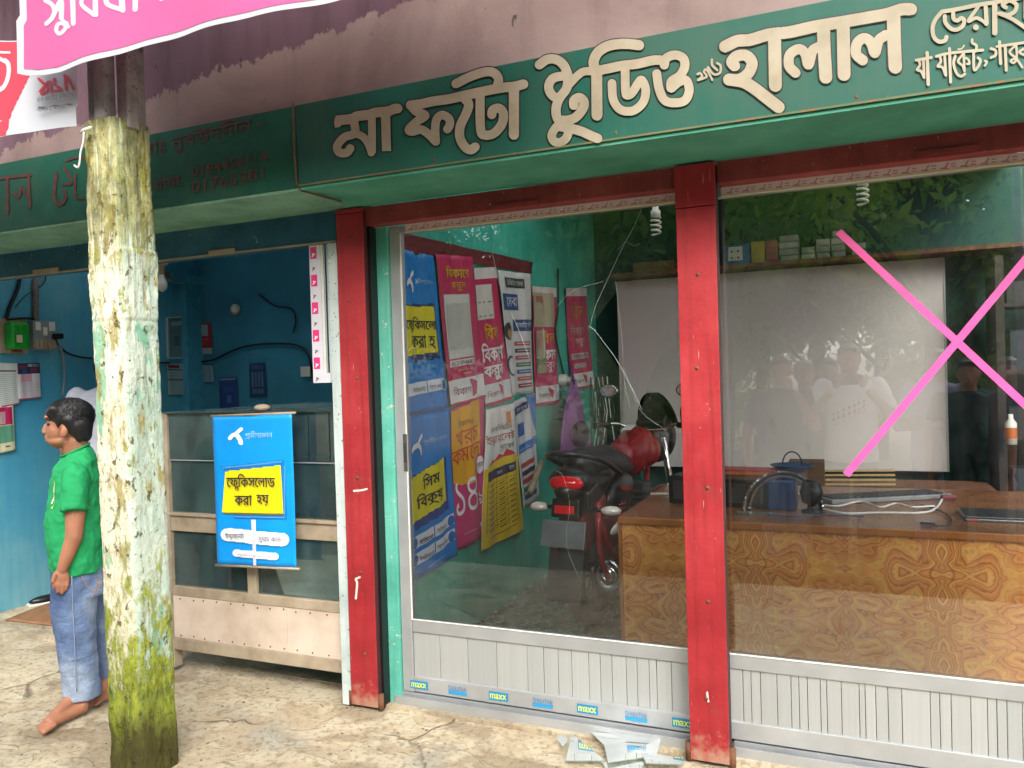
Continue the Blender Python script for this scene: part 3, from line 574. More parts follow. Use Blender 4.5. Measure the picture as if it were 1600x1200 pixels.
# broken pane: hole cut where the piece fell out
hole_px = [(1056,452),(1010,440),(975,440),(922,511),(948,546),(975,590),(1003,640),(1012,600),(1030,560),(1056,540)]
def pane(par, x0, x1, z0, z1, hole=None):
    mbx = MB()
    if hole is None: mbx.box(x0, x1, GL, GL+.005, z0, z1)
    else:
        H = ccw([(PY(a, b, GL)[0], PY(a, b, GL)[2]) for a, b in hole]); outer = ccw([(x0,z0),(x1,z0),(x1,z1),(x0,z1)])
        for q in scan([outer, H[::-1]], 170):
            mbx.add([(a, GL, b) for a, b in q], [(0,1,2,3)])
    return part(par, 'pane', mbx, M['glass'])
pane(dl, -1.845, -.51, .393, 2.151, hole_px); pane(dr, -.48, 1.085, .393, 2.151)
crk = plain('crack_edge', '#9fb0aa', .25, var=.05, bump=0)
def crack(pts, wd): 
    P = smooth_line(pts, 4); part(dl, 'crack', MB().tube([PY(a, b, GL-.002) for a, b in P], wd*.55, 4), crk)
crack([(1006,318),(990,355),(976,380),(970,392),(950,435),(930,480),(922,510)], .0011); crack([(922,510),(930,517),(945,537),(962,560),(985,602),(1003,640)], .0016)
crack([(772,378),(770,398),(775,420),(782,450)], .0011); crack([(797,487),(806,505),(818,535),(828,562)], .0014); crack([(870,480),(885,462),(905,450),(942,440)], .001); crack([(849,512),(850,558),(838,558)], .0009)
crack([(868,735),(880,745),(890,790),(885,850),(905,905)], .0004); crack([(962,440),(966,480),(972,530),(975,590),(985,640)], .0009); crack([(975,575),(1000,640),(1040,672)], .0007); crack([(964,392),(978,378),(990,384),(1000,380)], .0007)
for k in range(9): crack([(922,510),(922+R_.uniform(-6,9),510+R_.uniform(-3,8))], .0007)
# lock on the stile, stickers on the bottom rail and the sticker tape on the head
part(dl, 'lock', MB().box(-1.858,-1.838, YD-.005, YD, 1.07, 1.24), M['steel'], .002); part(dl, 'lock_pull', MB().box(-1.853,-1.843, YD-.009, YD-.005, 1.11, 1.20), M['dark_grey'])
def rail_sticker(x, k, lab):
    z0, z1 = .078, .114; t_ = thing('rail_sticker', lab, 'sticker', (x, YD, z0), 'stickers along the door bottom rail')
    if k:
        part(t_, 'backing', MB().box(x-.045, x+.045, YD-.0012, YD+.0015, z0, z1), PR('#1f7fae')); s, c = 'maxx', '#d8e23a'
    else:
        part(t_, 'backing', MB().box(x-.045, x+.045, YD-.0006, YD+.0015, z0-.002, z0+.012), PR('#2a8fc4')); s, c = 'DHAKATHAI', '#2a7fb0'
    Ls = text_loops(s); A = np.vstack(Ls); x0, y0 = A.min(0); x1, y1 = A.max(0); mbx = MB()
    if k: Ls = Ls+[l+np.array([.03, 0]) for l in Ls]; rx = (-.039, .037); rz = (z0+.007, z1-.008)
    else: rx = (-.044, .044); rz = (z0+.014, z1)
    for q in scan(Ls, 20): mbx.add([(x+rx[0]+(rx[1]-rx[0])*(a-x0)/(x1-x0), YD-.0022, rz[0]+(rz[1]-rz[0])*(b-y0)/(y1-y0)) for a, b in q], [(0,1,2,3)])
    part(t_, 'lettering', mbx, PR(c))
pos = ['at the rail\'s left end', 'second from the left', 'third from the left', 'fourth from the left', 'fifth from the left', 'beside the broken glass', 'touching the red post']
for i, (px, k) in enumerate([(655,1),(715,0),(779,1),(848,0),(918,1),(994,0),(1068,1)]):
    rail_sticker(PY(px, 1075+(px-640)*.14, YD)[0], k, ('blue and yellow sticker ' if k else 'pale blue outlined sticker ')+'on the door bottom rail, '+pos[i])
def tape(x0, x1, label):
    t_ = thing('sticker_tape', label, 'tape', ((x0+x1)/2, YD, 2.15)); part(t_, 'strip', MB().box(x0, x1, YD-.008, YD-.001, 2.155, 2.186), PR('#ddd3d2'))
    mbx = MB(); x = x0+.02
    while x < x1-.03:
        for q in scan(strokes_polys([([(x,2.162),(x+.012,2.163),(x+.022,2.178)],.004),([(x+.012,2.163),(x+.020,2.160)],.004)], nc=6), 10): mbx.add([(a, YD-.0095, b) for a, b in q], [(0,1,2,3)])
        for k in range(2): mbx.box(x+.030, x+.045, YD-.0095, YD-.0085, 2.163+k*.009, 2.166+k*.009)
        x += .06
    part(t_, 'print', mbx, PR('#b8788f')); part(t_, 'cream_edge', MB().box(x0, x1, YD-.012, YD-.001, 2.149, 2.155), PR('#d8cfa8'))
tape(-1.81, -.58, 'white tape with small red birds along the top of the left door'); tape(-.42, 1.9, 'white tape with small red birds along the top of the right door')
# floor tracks
for lab, x0, x1 in (('aluminium floor track under the left sliding door', -1.93, -.58), ('aluminium floor track under the right sliding door', -.425, 2.1)):
    single('door_track', MB().box(x0, x1, YD-.03, YD+.07, .008, .024).box(x0, x1, YD-.03, YD-.025, .024, .046).box(x0, x1, YD-.002, YD+.003, .024, .058).box(x0, x1, YD+.036, YD+.041, .024, .058), M['alu'], lab, 'door track')
single('door_sill', MB().box(-1.97, 2.1, YD-.06, YD+.12, -.05, .008), M['ground'], 'rough concrete sill under the sliding door tracks', 'sill')
# pink tape cross
pk = plain('pink_tape', '#e0559a', .45, var=.05, bump=.02)
def strip(p, q, lab, off):
    a, b = PY(*p, GL), PY(*q, GL); d = b-a; L_ = np.linalg.norm(d); d /= L_; nrm = np.array([0,-1,0]); s = np.cross(d, nrm)
    c = (a+b)/2+nrm*(.002+off); o = single('pink_tape', MB().obox(c, d*L_/2, s*.0125, nrm*.0008), pk, lab, 'tape', group='pink tape cross on the right pane'); return o
strip((1310,362), (1668,694), 'pink tape strip running down to the right across the right pane', 0); strip((1322,742), (1690,300), 'pink tape strip running up to the right across the right pane', .002)
#=================================================================== CONCRETE POST
mb = MB(); HW = .088; cx, cy = -2.565, 2.24; HT = 2.56; nz = 430; per = []
ns = 34
for k in range(4):
    for i in range(ns):
        a = -1+2*i/ns
        per.append([(a, -1), (1, a), (-a, 1), (-1, -a)][k])
def postpt(i, j):
    u, v = per[i % len(per)]; z = -.05+HT*j/nz
    r = (abs(u)**8+abs(v)**8)**(1/8); u, v = u/r, v/r
    wd = HW*(1.04-.055*min(1, z/2.3)) + .012*max(0, noise.noise(Vector((0, 0, z*2.2))))
    ln = math.hypot(u, v); nx_, ny_ = u/ln, v/ln
    P = Vector((u*.1, v*.1, z)); d = .0045*noise.noise(P*11)+.0022*noise.noise(P*34+Vector((3,1,2)))+.0018*noise.noise(P*110)
    e = noise.noise(Vector((u*3, v*3, z*5+4))); d -= .008*max(0, e*2-.5)
    if z > 1.75: d += .004*noise.noise(Vector((u*9, v*9, z*1.6)))+(.010 if z < 1.97+.05*u else 0)*max(0, 1-abs(z-1.97)/.3)
    lean = -.012*(z-1)
    return (cx+u*wd+nx_*d+lean, cy+v*wd+ny_*d, z)
P_ = len(per); V = [postpt(i, j) for j in range(nz+1) for i in range(P_)]
mb.add(V, [(j*P_+i, j*P_+(i+1) % P_, (j+1)*P_+(i+1) % P_, (j+1)*P_+i) for j in range(nz) for i in range(P_)], True); mb.add([V[nz*P_+i] for i in range(P_)], [tuple(range(P_))])
cp = thing('concrete_post', 'square concrete veranda post with flaking limewash and green moss', 'post', (cx, cy, 0))
part(cp, 'shaft', mb, M['post'])
for k, (dx, dy) in enumerate(((-.07,-.03),(-.015,-.05),(.05,.0),(.02,.06))):
    part(cp, 'reinforcing_stub', MB().box(cx+dx-.03, cx+dx+.028, cy+dy-.03, cy+dy+.025, 2.48, 4.2), M['grey_pole'], .008)
single('plastic_tie', MB().tube([PY(127,207,2.12), PY(131,203,2.12), PY(143,199,2.12)], .006, 6).tube([PY(x, y, 2.12) for x, y in smooth_line([(131,206),(130,222),(126,238),(124,256),(121,262),(116,258)], 4)], .0035, 5), M['white_pl'], 'torn white plastic tie dangling from the top of the mossy post', 'plastic tie')
#=================================================================== BANNERS
ybn = 2.0
def cloth_mat(name, c):
    t = NT(name); t.fin(c, .45, 0, .3); tr = t.n('ShaderNodeBsdfTranslucent'); tr.inputs[0].default_value = L(c); m = t.n('ShaderNodeMixShader'); m.inputs[0].default_value = .35
    t.t.links.new(t.b.outputs[0], m.inputs[1]); t.t.links.new(tr.outputs[0], m.inputs[2]); t.t.links.new(m.outputs[0], t.t.nodes['Material Output'].inputs[0]); return t.mat
bt = thing('pink_banner', 'large pink banner with a white border and white Bengali letters', 'banner', PY(22,115,ybn))
wv = lambda p, k=0: np.array([p[0], p[1]+.008*math.sin(p[0]*9+p[2]*3)+.004*math.sin(p[0]*23-p[2]*8)-k*.002, p[2]])
def traced(par, name, polys, plane, mat, lay, rows=80, tr=False):
    mbx = MB()
    if tr:
        for q in scan([ccw([(b, a) for a, b in p]) for p in polys], rows):
            q = [(b, a) for a, b in q]; n_ = max(1, int((q[1][1]-q[0][1])/16))
            for k in range(n_):
                f0, f1 = k/n_, (k+1)/n_; lp = lambda A, B, f_: (A[0]+(B[0]-A[0])*f_, A[1]+(B[1]-A[1])*f_)
                mbx.add([wv(PY(*p, plane), lay) for p in (lp(q[0],q[1],f0), lp(q[0],q[1],f1), lp(q[3],q[2],f1), lp(q[3],q[2],f0))], [(0,1,2,3)], True)
        return part(par, name, mbx, mat)
    for q in scan([ccw(p) for p in polys], rows):
        n_ = max(1, int((max(q[1][0], q[2][0])-min(q[0][0], q[3][0]))/14))
        for k in range(n_):
            f0, f1 = k/n_, (k+1)/n_; lerp = lambda A, B, f_: (A[0]+(B[0]-A[0])*f_, A[1]+(B[1]-A[1])*f_)
            mbx.add([wv(PY(*p, plane), lay) for p in (lerp(q[0],q[1],f0), lerp(q[0],q[1],f1), lerp(q[3],q[2],f1), lerp(q[3],q[2],f0))], [(0,3,2,1)], True)
    return part(par, name, mbx, mat)
bw, bp_ = cloth_mat('banner_white', '#d4d6de'), cloth_mat('banner_pink', '#e66aa2')
ed = [(22,113),(40,117),(70,117),(95,112),(160,92),(220,73),(300,50),(400,26),(470,10),(520,1),(560,-8),(700,-42),(900,-92)]
o_ = traced(bt, 'sheet', [ed+[(900,-500),(36,-300)]], ybn, bw, 0, 150, True); o_.data.polygons.foreach_set('use_smooth', [True]*len(o_.data.polygons))
inn = [(34,106),(60,109),(90,105),(155,84),(220,64),(300,41),(400,17),(470,1),(520,-9),(700,-53),(900,-104)]
traced(bt, 'pink_field', [inn+[(900,-480),(50,-290)]], ybn, bp_, 1, 150, True)
S = [([(280,15),(335,50),(350,105),(325,160),(285,195)],34),([(350,110),(400,20),(398,150)],36),([(395,-60),(400,150),(440,195),(410,250),(375,270),(358,235),(385,190),(450,215)],30),([(480,-80),(490,190)],40),([(660,-90),(550,25),(655,125)],34),([(660,-90),(668,125)],40),([(745,-90),(745,30),(830,70)],36),([(840,-90),(850,75)],42),([(945,-90),(945,65)],44),([(1140,-70),(1160,-10)],40)]
mbx = MB(); P = [p/5+np.array((20,0)) for p in strokes_polys(S)]
traced(bt, 'lettering', P, ybn, bw, 2, 70)
yb2 = 2.12; b2 = thing('red_white_banner', 'smaller red and white banner hanging behind the pink one at far left', 'banner', PY(0,215,yb2))
traced(b2, 'sheet', [[(-260,70),(118,60),(121,130),(117,196),(60,203),(0,216),(-260,262)]], yb2, bw, 0, 90, True); rd = cloth_mat('banner_red', '#dd4a5c')
traced(b2, 'red_field', [[(-260,72),(40,64),(52,100),(38,135),(20,180),(14,212),(-1,215),(-260,260)]], yb2, rd, 1, 90, True)
traced(b2, 'lettering', [p for p in strokes_polys([([(58,122),(72,138),(62,146)],4),([(60,142),(74,126),(78,144)],4),([(82,122),(84,132),(96,140),(84,142)],4),([(102,118),(104,140)],4),([(106,120),(116,140)],4)])], yb2, rd, 2, 30)
traced(b2, 'white_mark', [p for p in strokes_polys([([(-10,90),(12,98),(14,122),(4,140),(-10,128)],7),([(-10,84),(14,82)],4),([(-8,192),(6,190)],3)])], yb2, bw, 2, 30)
bk = PR('#43424a')
o_ = plane_text(b2, 'ডাক বিভাগের ডিজিটাল', (58,160), (114,150), 10, yb2-.012, bk, name='small_print'); plane_text(b2, 'লেনদেন হোক সহজ', (58,176), (102,170), 8, yb2-.012, bk, name='small_print')
traced(b2, 'rule', [[(58,167),(114,162),(114,163),(58,168)]], yb2, bk, 3, 3)
#=================================================================== LEFT SHOP COUNTER
YC = 3.06
ct = thing('showcase_counter', 'wood framed glass showcase counter with a pinkish board base', 'counter', (-2.7, YC+.2, 0)); X0, X1 = -3.25, -2.168
zA, zB, zC, zD = zpx(400,645,YC), zpx(400,722,YC), zpx(400,808,YC), zpx(400,838,YC); zE, zF, zG, zH = zpx(400,930,YC), zpx(400,938,YC), zpx(400,1013,YC), zpx(400,1032,YC)
part(ct, 'middle_rail', MB().box(X0, X1, YC, YC+.045, zD, zC), M['rail_wood'], .003); part(ct, 'upper_bead', MB().box(X0, X1, YC-.012, YC-.002, zC-.012, zC+.002), M['rail_wood'])
part(ct, 'lower_rail', MB().box(X0, X1, YC, YC+.045, zF-.02, zE+.004), M['rail_wood'], .003); part(ct, 'mullion', MB().box(-2.755, -2.70, YC+.001, YC+.044, zE, zD), M['rail_wood'], .003)
part(ct, 'base_rail', MB().box(X0, X1, YC-.006, YC+.045, zH, zG), M['rail_wood'], .003); part(ct, 'end_post', MB().box(X0-.05, X0-.001, YC, YC+.05, 0.02, zA), M['rail_wood'])
brd = weathered('pink_board', '#c8b6a6', '#d6c8ba', '#a8947f', '#80705f', .5, 3, .7, False, .3)
part(ct, 'base_board', MB().box(X0, -2.52, YC+.002, YC+.02, zG+.001, zF-.021), brd); part(ct, 'base_board', MB().box(-2.517, X1, YC+.0, YC+.018, zG+.001, zF-.021), brd)
for i in range(13):
    x = X0+.05+i*.083
    for z in (zG+.014, zF-.034): part(ct, 'nail_head', MB().lathe((x+R_.uniform(-.01,.01), YC, z+R_.uniform(-.004,.004)), (0,-1,0), [(0,.005),(.003,.003),(.003,0)], 6), M['rust'])
for a, b in ((X0, -2.945), (-2.94, -2.365), (-2.36, -2.245), (-2.24, X1)): part(ct, 'pane', MB().box(a, b-.002, YC+.012, YC+.017, zB+.004, zA), M['glass_case'])
part(ct, 'pane', MB().box(X0, X1, YC+.020, YC+.025, zC, zB+.002), M['glass_case']); part(ct, 'pane', MB().box(X0, -2.757, YC+.02, YC+.025, zE, zD), M['glass_case']); part(ct, 'pane', MB().box(-2.70, X1, YC+.02, YC+.025, zE, zD), M['glass_case'])
part(ct, 'shelf', MB().box(X0, X1, YC+.03, YC+.5, zB-.004, zB+.002), M['glass_case']); part(ct, 'shelf', MB().box(X0, X1, YC+.05, YC+.5, zD+.004, zD+.016), M['rail_wood']); part(ct, 'top_glass', MB().box(X0-.02, X1, YC-.01, YC+.52, zA+.002, zA+.008), M['glass_case'])
part(ct, 'back_board', MB().box(X0, X1, YC+.50, YC+.515, zH, zA), plain('case_back', '#6d9a9e', .7)); part(ct, 'edge_bead', MB().box(X0, X1, YC+.008, YC+.011, zB-.002, zB+.003), M['alu'])
for k in range(3): 
    a = X0+.3*k+.1; part(ct, 'divider', MB().box(a, a+.006, YC+.03, YC+.48, zB+.004, zA-.004), M['glass_case'])
bc = ['#8d9aa0', '#3b5f86', '#a35a4b', '#c7c2b6', '#567a5c', '#b59a55']
for i, (px, py, w_, h_, c) in enumerate([(290,795,.10,.06,'#97a5a6'),(312,795,.07,.10,'#44586e'),(470,795,.12,.05,'#8e8f88'),(505,795,.10,.08,'#4c6b84'),(335,715,.09,.06,'#90a0a0')]):
    p = PY(px, py, YC+.25); zb = zB+.003 if py < 730 else zD+.017
    single('merchandise_box', MB().box(p[0]-w_/2, p[0]+w_/2, YC+.2, YC+.3, zb, zb+h_), plain('carton', c, .5), ['pale box at the left end of the showcase shelf','small dark blue carton in the left of the showcase','flat grey packet in the showcase right of the banner','blue carton at the right end of the showcase','pale carton on the upper glass shelf of the showcase'][i], 'box', bevel=.002)
single('stone', MB().ell((-2.62, YC-.005, zA+.025), ((.04,.005,0),(0,.03,0),(0,0,.018)), 14, 8), M['rail_wood'], 'small round stone weighing down the blue banner on the showcase', 'stone')
# stack of glass sheets on top
for k in range(3): single('glass_sheet', MB().obox((-2.62+.12*k, YC+.22+.02*k, zA+.013+.009*k), (.42-.05*k,.02*k-.03,.0), (.03,.16,0), (0,0,.003)), M['glass_case'], ['large loose glass sheet lying on the showcase top','middle loose glass sheet on the showcase','smallest loose glass sheet on top of the pile'][k], 'glass sheet')
# hanging scroll banner
YS = 2.985
sc1 = thing('hanging_scroll', 'bright blue hanging scroll with a yellow sign shape and Bengali words', 'banner', PY(400,886,YS))
q = [(333,650),(456,646),(463,887),(340,882)]
class SP(Poster):
    def __init__(s, par, corners, n, amp): s.c = [np.array(p, float) for p in corners]; s.n = np.array(n, float); s.amp = amp; s.ph = 1.; s.L = {}; s.step = .0026; s.o = par
bs = SP(sc1, quadY(q, YS), (0,-1,0), .002); mbx = MB(); mbx.grid(lambda u, v: bs.at(u, v, 0), 24, 30); part(sc1, 'sheet', mbx, PR('#0a93e6'), solid=.001)
# from the enlarged view to sheet fractions
def zf(X_, Y_): v = (Y_-45)/(1165-45); l = 15+(45-15)*v; r = 597+(640-597)*v; return ((X_-l)/(r-l), v)
def zpoly(pts, col, lay, rows=40): bs.polys([[zf(*p) for p in pts]], col, lay, rows)
dk = '#2f3030'
def zst(st, col, lay, rows=60):
    bs.polys([ccw([zf(*p) for p in P]) for P in strokes_polys([(p_, w__*(.78 if col == dk else 1)) for p_, w__ in st], nc=10, seg=4)], col, lay, rows)
zst([([(235,148),(215,165),(200,178)],26),([(195,185),(168,195),(150,215)],30),([(205,195),(225,225),(232,250)],32)], '#eef4fa', 2)
zpoly([(75,428),(545,382),(568,815),(170,815),(172,785),(112,470)], '#1377c4', 1); zpoly([(112,462),(525,420),(545,770),(88,768)], '#f0dc14', 2); zpoly([(88,769),(545,771),(545,784),(120,782)], '#6b6a2c', 2)
for k in range(26): zst([([(100+k*17,440-k*1.7),(104+k*17,432-k*1.7)],5)], '#8cc4e6', 3, 4)
for k in range(22): zst([([(553,430+k*16),(558,434+k*16)],5)], '#8cc4e6', 3, 4)
for k in range(22): zst([([(190+k*17,797),(196+k*17,801)],5)], '#8cc4e6', 3, 4)
zpoly([(310,820),(345,820),(352,1158),(332,1158)], '#dfe2f0', 2)
zst([([(130,935),(300,945)],98),([(300,948),(545,962)],98),([(195,1072),(495,1085)],54)], '#e6e8f2', 3, 50); zpoly([(326,880),(346,880),(350,1158),(336,1158)], '#cdd0e4', 4)
dk = '#2f3030'
bs.text('ে{ফ|ল}িকসেলাড', *zf(130,478), *zf(500,605), dk, 6, 60, bold=.022); bs.text('করা', *zf(190,634), *zf(328,712), dk, 6, 44, bold=.022); bs.text('হয়', *zf(358,632), *zf(456,714), dk, 6, 44, bold=.022)
bs.text('গ~ামীণেফান', *zf(262,165), *zf(468,228), '#9fd8f4', 2); bs.text('ই{ন|ট}ারেনট', *zf(125,915), *zf(272,970), dk, 7, 22); bs.text('{স|ক}~্যাচ কাড^', *zf(378,930), *zf(545,985), dk, 7, 22); bs.text('বিস্তারিত: grameenphone.com', *zf(215,1068), *zf(470,1092), '#8b8d98', 7, 14)
for c, m_ in bs.L.items(): part(sc1, 'print', m_, PR(c))
for a, b in (((330,650),(462,645)), ((337,883),(468,889))):
    A_, B_ = PY(*a, YS), PY(*b, YS); part(sc1, 'rod', MB().cyl(A_, B_, .006, n=10), M['rail_wood'])
# pink sticker frame above the counter
pf = thing('sticker_frame', 'white frame edge lined with pink bird stickers beside the red post', 'shutter', PY(510,598,YF+.03)); yp = YF+.02
a, b = PY(491,383,yp), PY(506,598,yp); c, d = PY(524,378,yp), PY(524,598,yp)
part(pf, 'sticker_strip', MB().box(-2.285, -2.225, yp, yp+.012, b[2], 2.122), PR('#cfcdd6')); part(pf, 'side_bar', MB().box(-2.19, -2.167, yp, yp+.02, b[2]-.0, 2.122), M['white_wood']); part(pf, 'bottom_bar', MB().box(-2.224, -2.191, yp+.001, yp+.018, b[2], b[2]+.045), PR('#cfcdd6'))
part(pf, 'inner_bar', MB().box(-2.224, -2.212, yp+.003, yp+.018, b[2]+.045, 2.122), M['white_pl'])
z = 2.122; k = 0
bird = [([(0,0),(.006,.010),(.002,.014)],.006),([(.004,.004),(.014,.012)],.006)]
while z-.05 > b[2]:
    xx = -2.262
    par_ = pf; tg = MB()
    if k % 2 == 0: par_ = part(pf, 'pink_sticker', MB().box(xx-.016, xx+.018, yp-.0015, yp, z-.062, z-.008), PR('#e0337a'))
    for q_ in scan(strokes_polys(bird, nc=6), 8): tg.add([(xx-.005+p_[0], yp-.0025, z-.052+p_[1]) for p_ in q_], [(0,1,2,3)])
    part(par_, 'bird_mark', tg, PR('#efe6ec' if k % 2 == 0 else '#7d6670')); z -= .064; k += 1
#=================================================================== LEFT SHOP WALL ITEMS
XW = -5.245
def wallsheet(name, px, base, label, cat='poster', items=(), plane='X', v=XW, frame=None):
    c = [PX(a, b, v) for a, b in px] if plane == 'X' else [PY(a, b, v) for a, b in px]; n_ = (1,0,0) if plane == 'X' else (0,-1,0)
    p = Poster(name, [q_+np.array(n_)*.01 for q_ in c], n_, base, label, cat, amp=.0015)
    for it in items:
        if it[0] == 'r': p.rect(*it[1:])
        elif it[0] == 't': p.text(*it[1:])
        elif it[0] == 'l':
            for k in range(it[6]): v_ = it[2]+(it[4]-it[2])*k/max(1, it[6]-1); p.rect(it[1], v_, it[3], v_+.012, it[5], 1)
    p.done()
    if frame:
        for k in range(4):
            A_, B_ = c[k], c[(k+1) % 4]; part(p.o, 'frame_bar', MB().bar(A_+np.array(n_)*.012, B_+np.array(n_)*.012, .012, .02, up=n_), PR(frame))
    return p
wallsheet('wall_calendar', [(-22,566),(27,568),(29,631),(-20,640)], '#cfd4d2', 'white calendar sheet with a dark heading bar at far left of the blue wall', 'calendar', [('r',0,.17,.92,.2,'#2c3a48'),('l',.05,.26,.9,.62,'#9fb3b6',9),('l',.05,.66,.9,.93,'#9fb3b6',7),('r',0,.97,1,1,'#b33a66')])
wallsheet('wall_calendar', [(25,568),(60,567),(63,621),(28,625)], '#cfcad0', 'calendar sheet with a colourful crowd picture across its top', 'calendar', [('r',0,.0,1,.3,'#2d3350'),('r',.05,.05,.4,.16,'#b23a5a'),('r',.45,.03,.95,.1,'#c7cbd6'),('r',.2,.18,.45,.3,'#1f66a8'),('r',.55,.13,.9,.26,'#8a2f4a'),('r',.12,.3,.62,.52,'#c79aae'),('l',.1,.56,.9,.92,'#a8a4b4',9),('r',0,.97,1,1,'#b33a66')])
wallsheet('wall_poster', [(-14,634),(19,632),(23,703),(-12,711)], '#cfd0b0', 'small poster with a pink panel above a green panel, lowest on the blue wall', 'poster', [('r',.05,.05,.92,.42,'#b3235c'),('r',.15,.14,.6,.4,'#c9d6d4'),('r',.03,.44,.95,.8,'#5f9a80'),('l',.1,.5,.8,.74,'#3f6f5c',5),('r',.55,.87,.75,.9,'#7a4a3a')])
wallsheet('framed_notice', [(259,497),(288,495),(290,559),(261,560)], '#62808a', 'framed pale notice in the corner behind the mossy post', 'framed picture', [('r',.2,.1,.8,.2,'#8fa6ad',2),('r',.35,.45,.65,.7,'#4b626c',2),('l',.2,.26,.8,.38,'#4b626c',3)], frame='#9fb0b4')
wallsheet('wall_notice', [(259,568),(291,569),(293,617),(262,617)], '#8fa5aa', 'grey printed notice with a dark red heading beneath the framed notice', 'notice', [('r',.05,.04,.6,.14,'#7a2d33'),('r',0,.18,1,.21,'#2c3a44'),('l',.05,.3,.95,.9,'#66808a',8),('r',0,.5,1,.53,'#2c3a44')])
YW = 5.295
wallsheet('bill_poster', [(309,504),(331,505),(333,553),(311,554)], '#9a2f38', 'red payment poster with a pale square on the back wall of the left shop', 'poster', [('r',.22,.06,.78,.42,'#8fa2a6'),('r',0,.8,1,1,'#8f9ca4'),('r',.2,.5,.8,.55,'#b8606a'),('r',.3,.62,.7,.7,'#a8483a')], 'Y', YW)
wallsheet('wall_note', [(318,571),(334,571),(335,597),(319,597)], '#6f8c9c', 'small blank pale note on the back wall below the red poster', 'note', [('l',.15,.2,.85,.8,'#5a7688',6)], 'Y', YW)
wallsheet('blue_poster', [(344,591),(371,589),(374,640),(345,640)], '#28407c', 'dark blue poster standing just above the showcase', 'poster', [('r',.05,.03,.95,.07,'#8090b8'),('r',.4,.55,.65,.78,'#4a66a0'),('l',.25,.3,.8,.42,'#4a66a0',4)], 'Y', YW)
wallsheet('blue_poster', [(391,568),(415,567),(418,620),(392,621)], '#243a62', 'tall dark blue poster with pale stripes right of the wall bulb', 'poster', [('r',.1,.05,.9,.18,'#3d5480')]+[('r',.12+.2*k,.25,.26+.2*k,.7,'#50668c') for k in range(4)]+[('r',.15,.75,.85,.9,'#4a5f86')], 'Y', YW)
single('switch_plate', MB().box(*(lambda p, q_: (p[0], q_[0], YW-.03, YW, q_[2], p[2]))(PY(473,573,YW), PY(488,588,YW))), M['white_pl'], 'small cream switch plate on the dark end of the back wall', 'switch')
def bulb(loc, ax, lab):
    t_ = thing('light_bulb', lab, 'light bulb', loc, 'white light bulbs in the left shop'); loc = np.array(loc); ax = np.array(ax, float); ax /= np.linalg.norm(ax)
    part(t_, 'holder', MB().lathe(loc, ax, [(-.02,.0),(-.02,.045),(0,.045),(.01,.022),(.06,.022),(.065,.0)]), M['rail_wood']); part(t_, 'globe', MB().lathe(loc+ax*.06, ax, [(0,.018),(.03,.022),(.055,.034),(.08,.038),(.105,.030),(.12,.012),(.124,0)]), M['white_pl'])
bulb(PY(368,484,YW-.02), (.55,-.6,0), 'unlit white bulb sticking out of the back wall'); pb = PY(253,442,4.2); bulb(pb+np.array([0,0,.12]), (0,0,-1), 'unlit white bulb hanging beside the mossy post')
single('bulb_cord', MB().tube([pb+np.array([0,0,.12]), pb+np.array([0,0,.9])], .003, 5), M['black'], 'thin dark cord carrying the hanging bulb', 'cord')
# meters
def wb(px0, py0, px1, py1, dx, z=None): A_ = PX(px0, py0, XW); B_ = PX(px1, py1, XW); return A_[1], B_[1], B_[2], A_[2]
mt_ = thing('electric_meter', 'bright green electric meter on a pale backing board', 'electric meter', PX(20,548,XW)); y0, y1, z0, z1 = wb(-4,502,40,548,0)
part(mt_, 'backboard', MB().box(XW, XW+.02, y0, y1, z0-.02, z1+.02), M['rail_wood'], .003); g = plain('green_plastic', '#1c9c2c', .4); gy = y0+(y1-y0)*.12
part(mt_, 'housing', MB().box(XW+.02, XW+.10, gy, y1-.03, z0+.005, z1-.005), g, .02); part(mt_, 'cover_rib', MB().box(XW+.10, XW+.112, gy+.05, y1-.08, z0+.03, z1-.03), g, .008); part(mt_, 'label', MB().box(XW+.112, XW+.114, y1-.14, y1-.10, z0+.05, z0+.10), PR('#d8c8a8')); part(mt_, 'red_base', MB().box(XW+.02, XW+.05, gy+.05, y1-.06, z0-.012, z0+.004), PR('#a03a34'))
sb = thing('switchboard', 'grey switchboard with sockets, fuse holders and a plugged in cable', 'switchboard', PX(60,548,XW)); y0, y1, z0, z1 = wb(44,501,80,548,0); h = z1-z0; w_ = y1-y0
part(sb, 'box', MB().box(XW, XW+.05, y0, y1, z0, z1), M['grey'], .004)
for k in range(5): part(sb, 'fuse_cover', MB().box(XW+.05, XW+.062, y0+w_*(.04+.19*k), y0+w_*(.20+.19*k), z0+h*.04, z0+h*.36), M['rail_wood'], .003)
part(sb, 'switch', MB().box(XW+.05, XW+.06, y0+w_*.08, y0+w_*.3, z0+h*.66, z0+h*.95), M['white_pl'], .003); part(sb, 'switch', MB().box(XW+.05, XW+.06, y0+w_*.42, y0+w_*.6, z0+h*.5, z0+h*.78), M['white_pl'], .003)
part(sb, 'socket', MB().box(XW+.05, XW+.06, y0+w_*.7, y0+w_*.97, z0+h*.66, z0+h*.97), M['white_pl'], .003); part(sb, 'plug', MB().box(XW+.05, XW+.12, y0+w_*.8, y0+w_*1.1, z0+h*.38, z0+h*.58), M['black'], .01)
def cable(px, pl, r, lab, mat, plane='X', name='cable'):
    P = smooth_line(px, 5); f_ = (lambda a, b: PX(a, b, pl)) if plane == 'X' else (lambda a, b: PY(a, b, pl))
    return single(name, MB().tube([f_(a, b) for a, b in P], r, 6), mat, lab, 'cable')
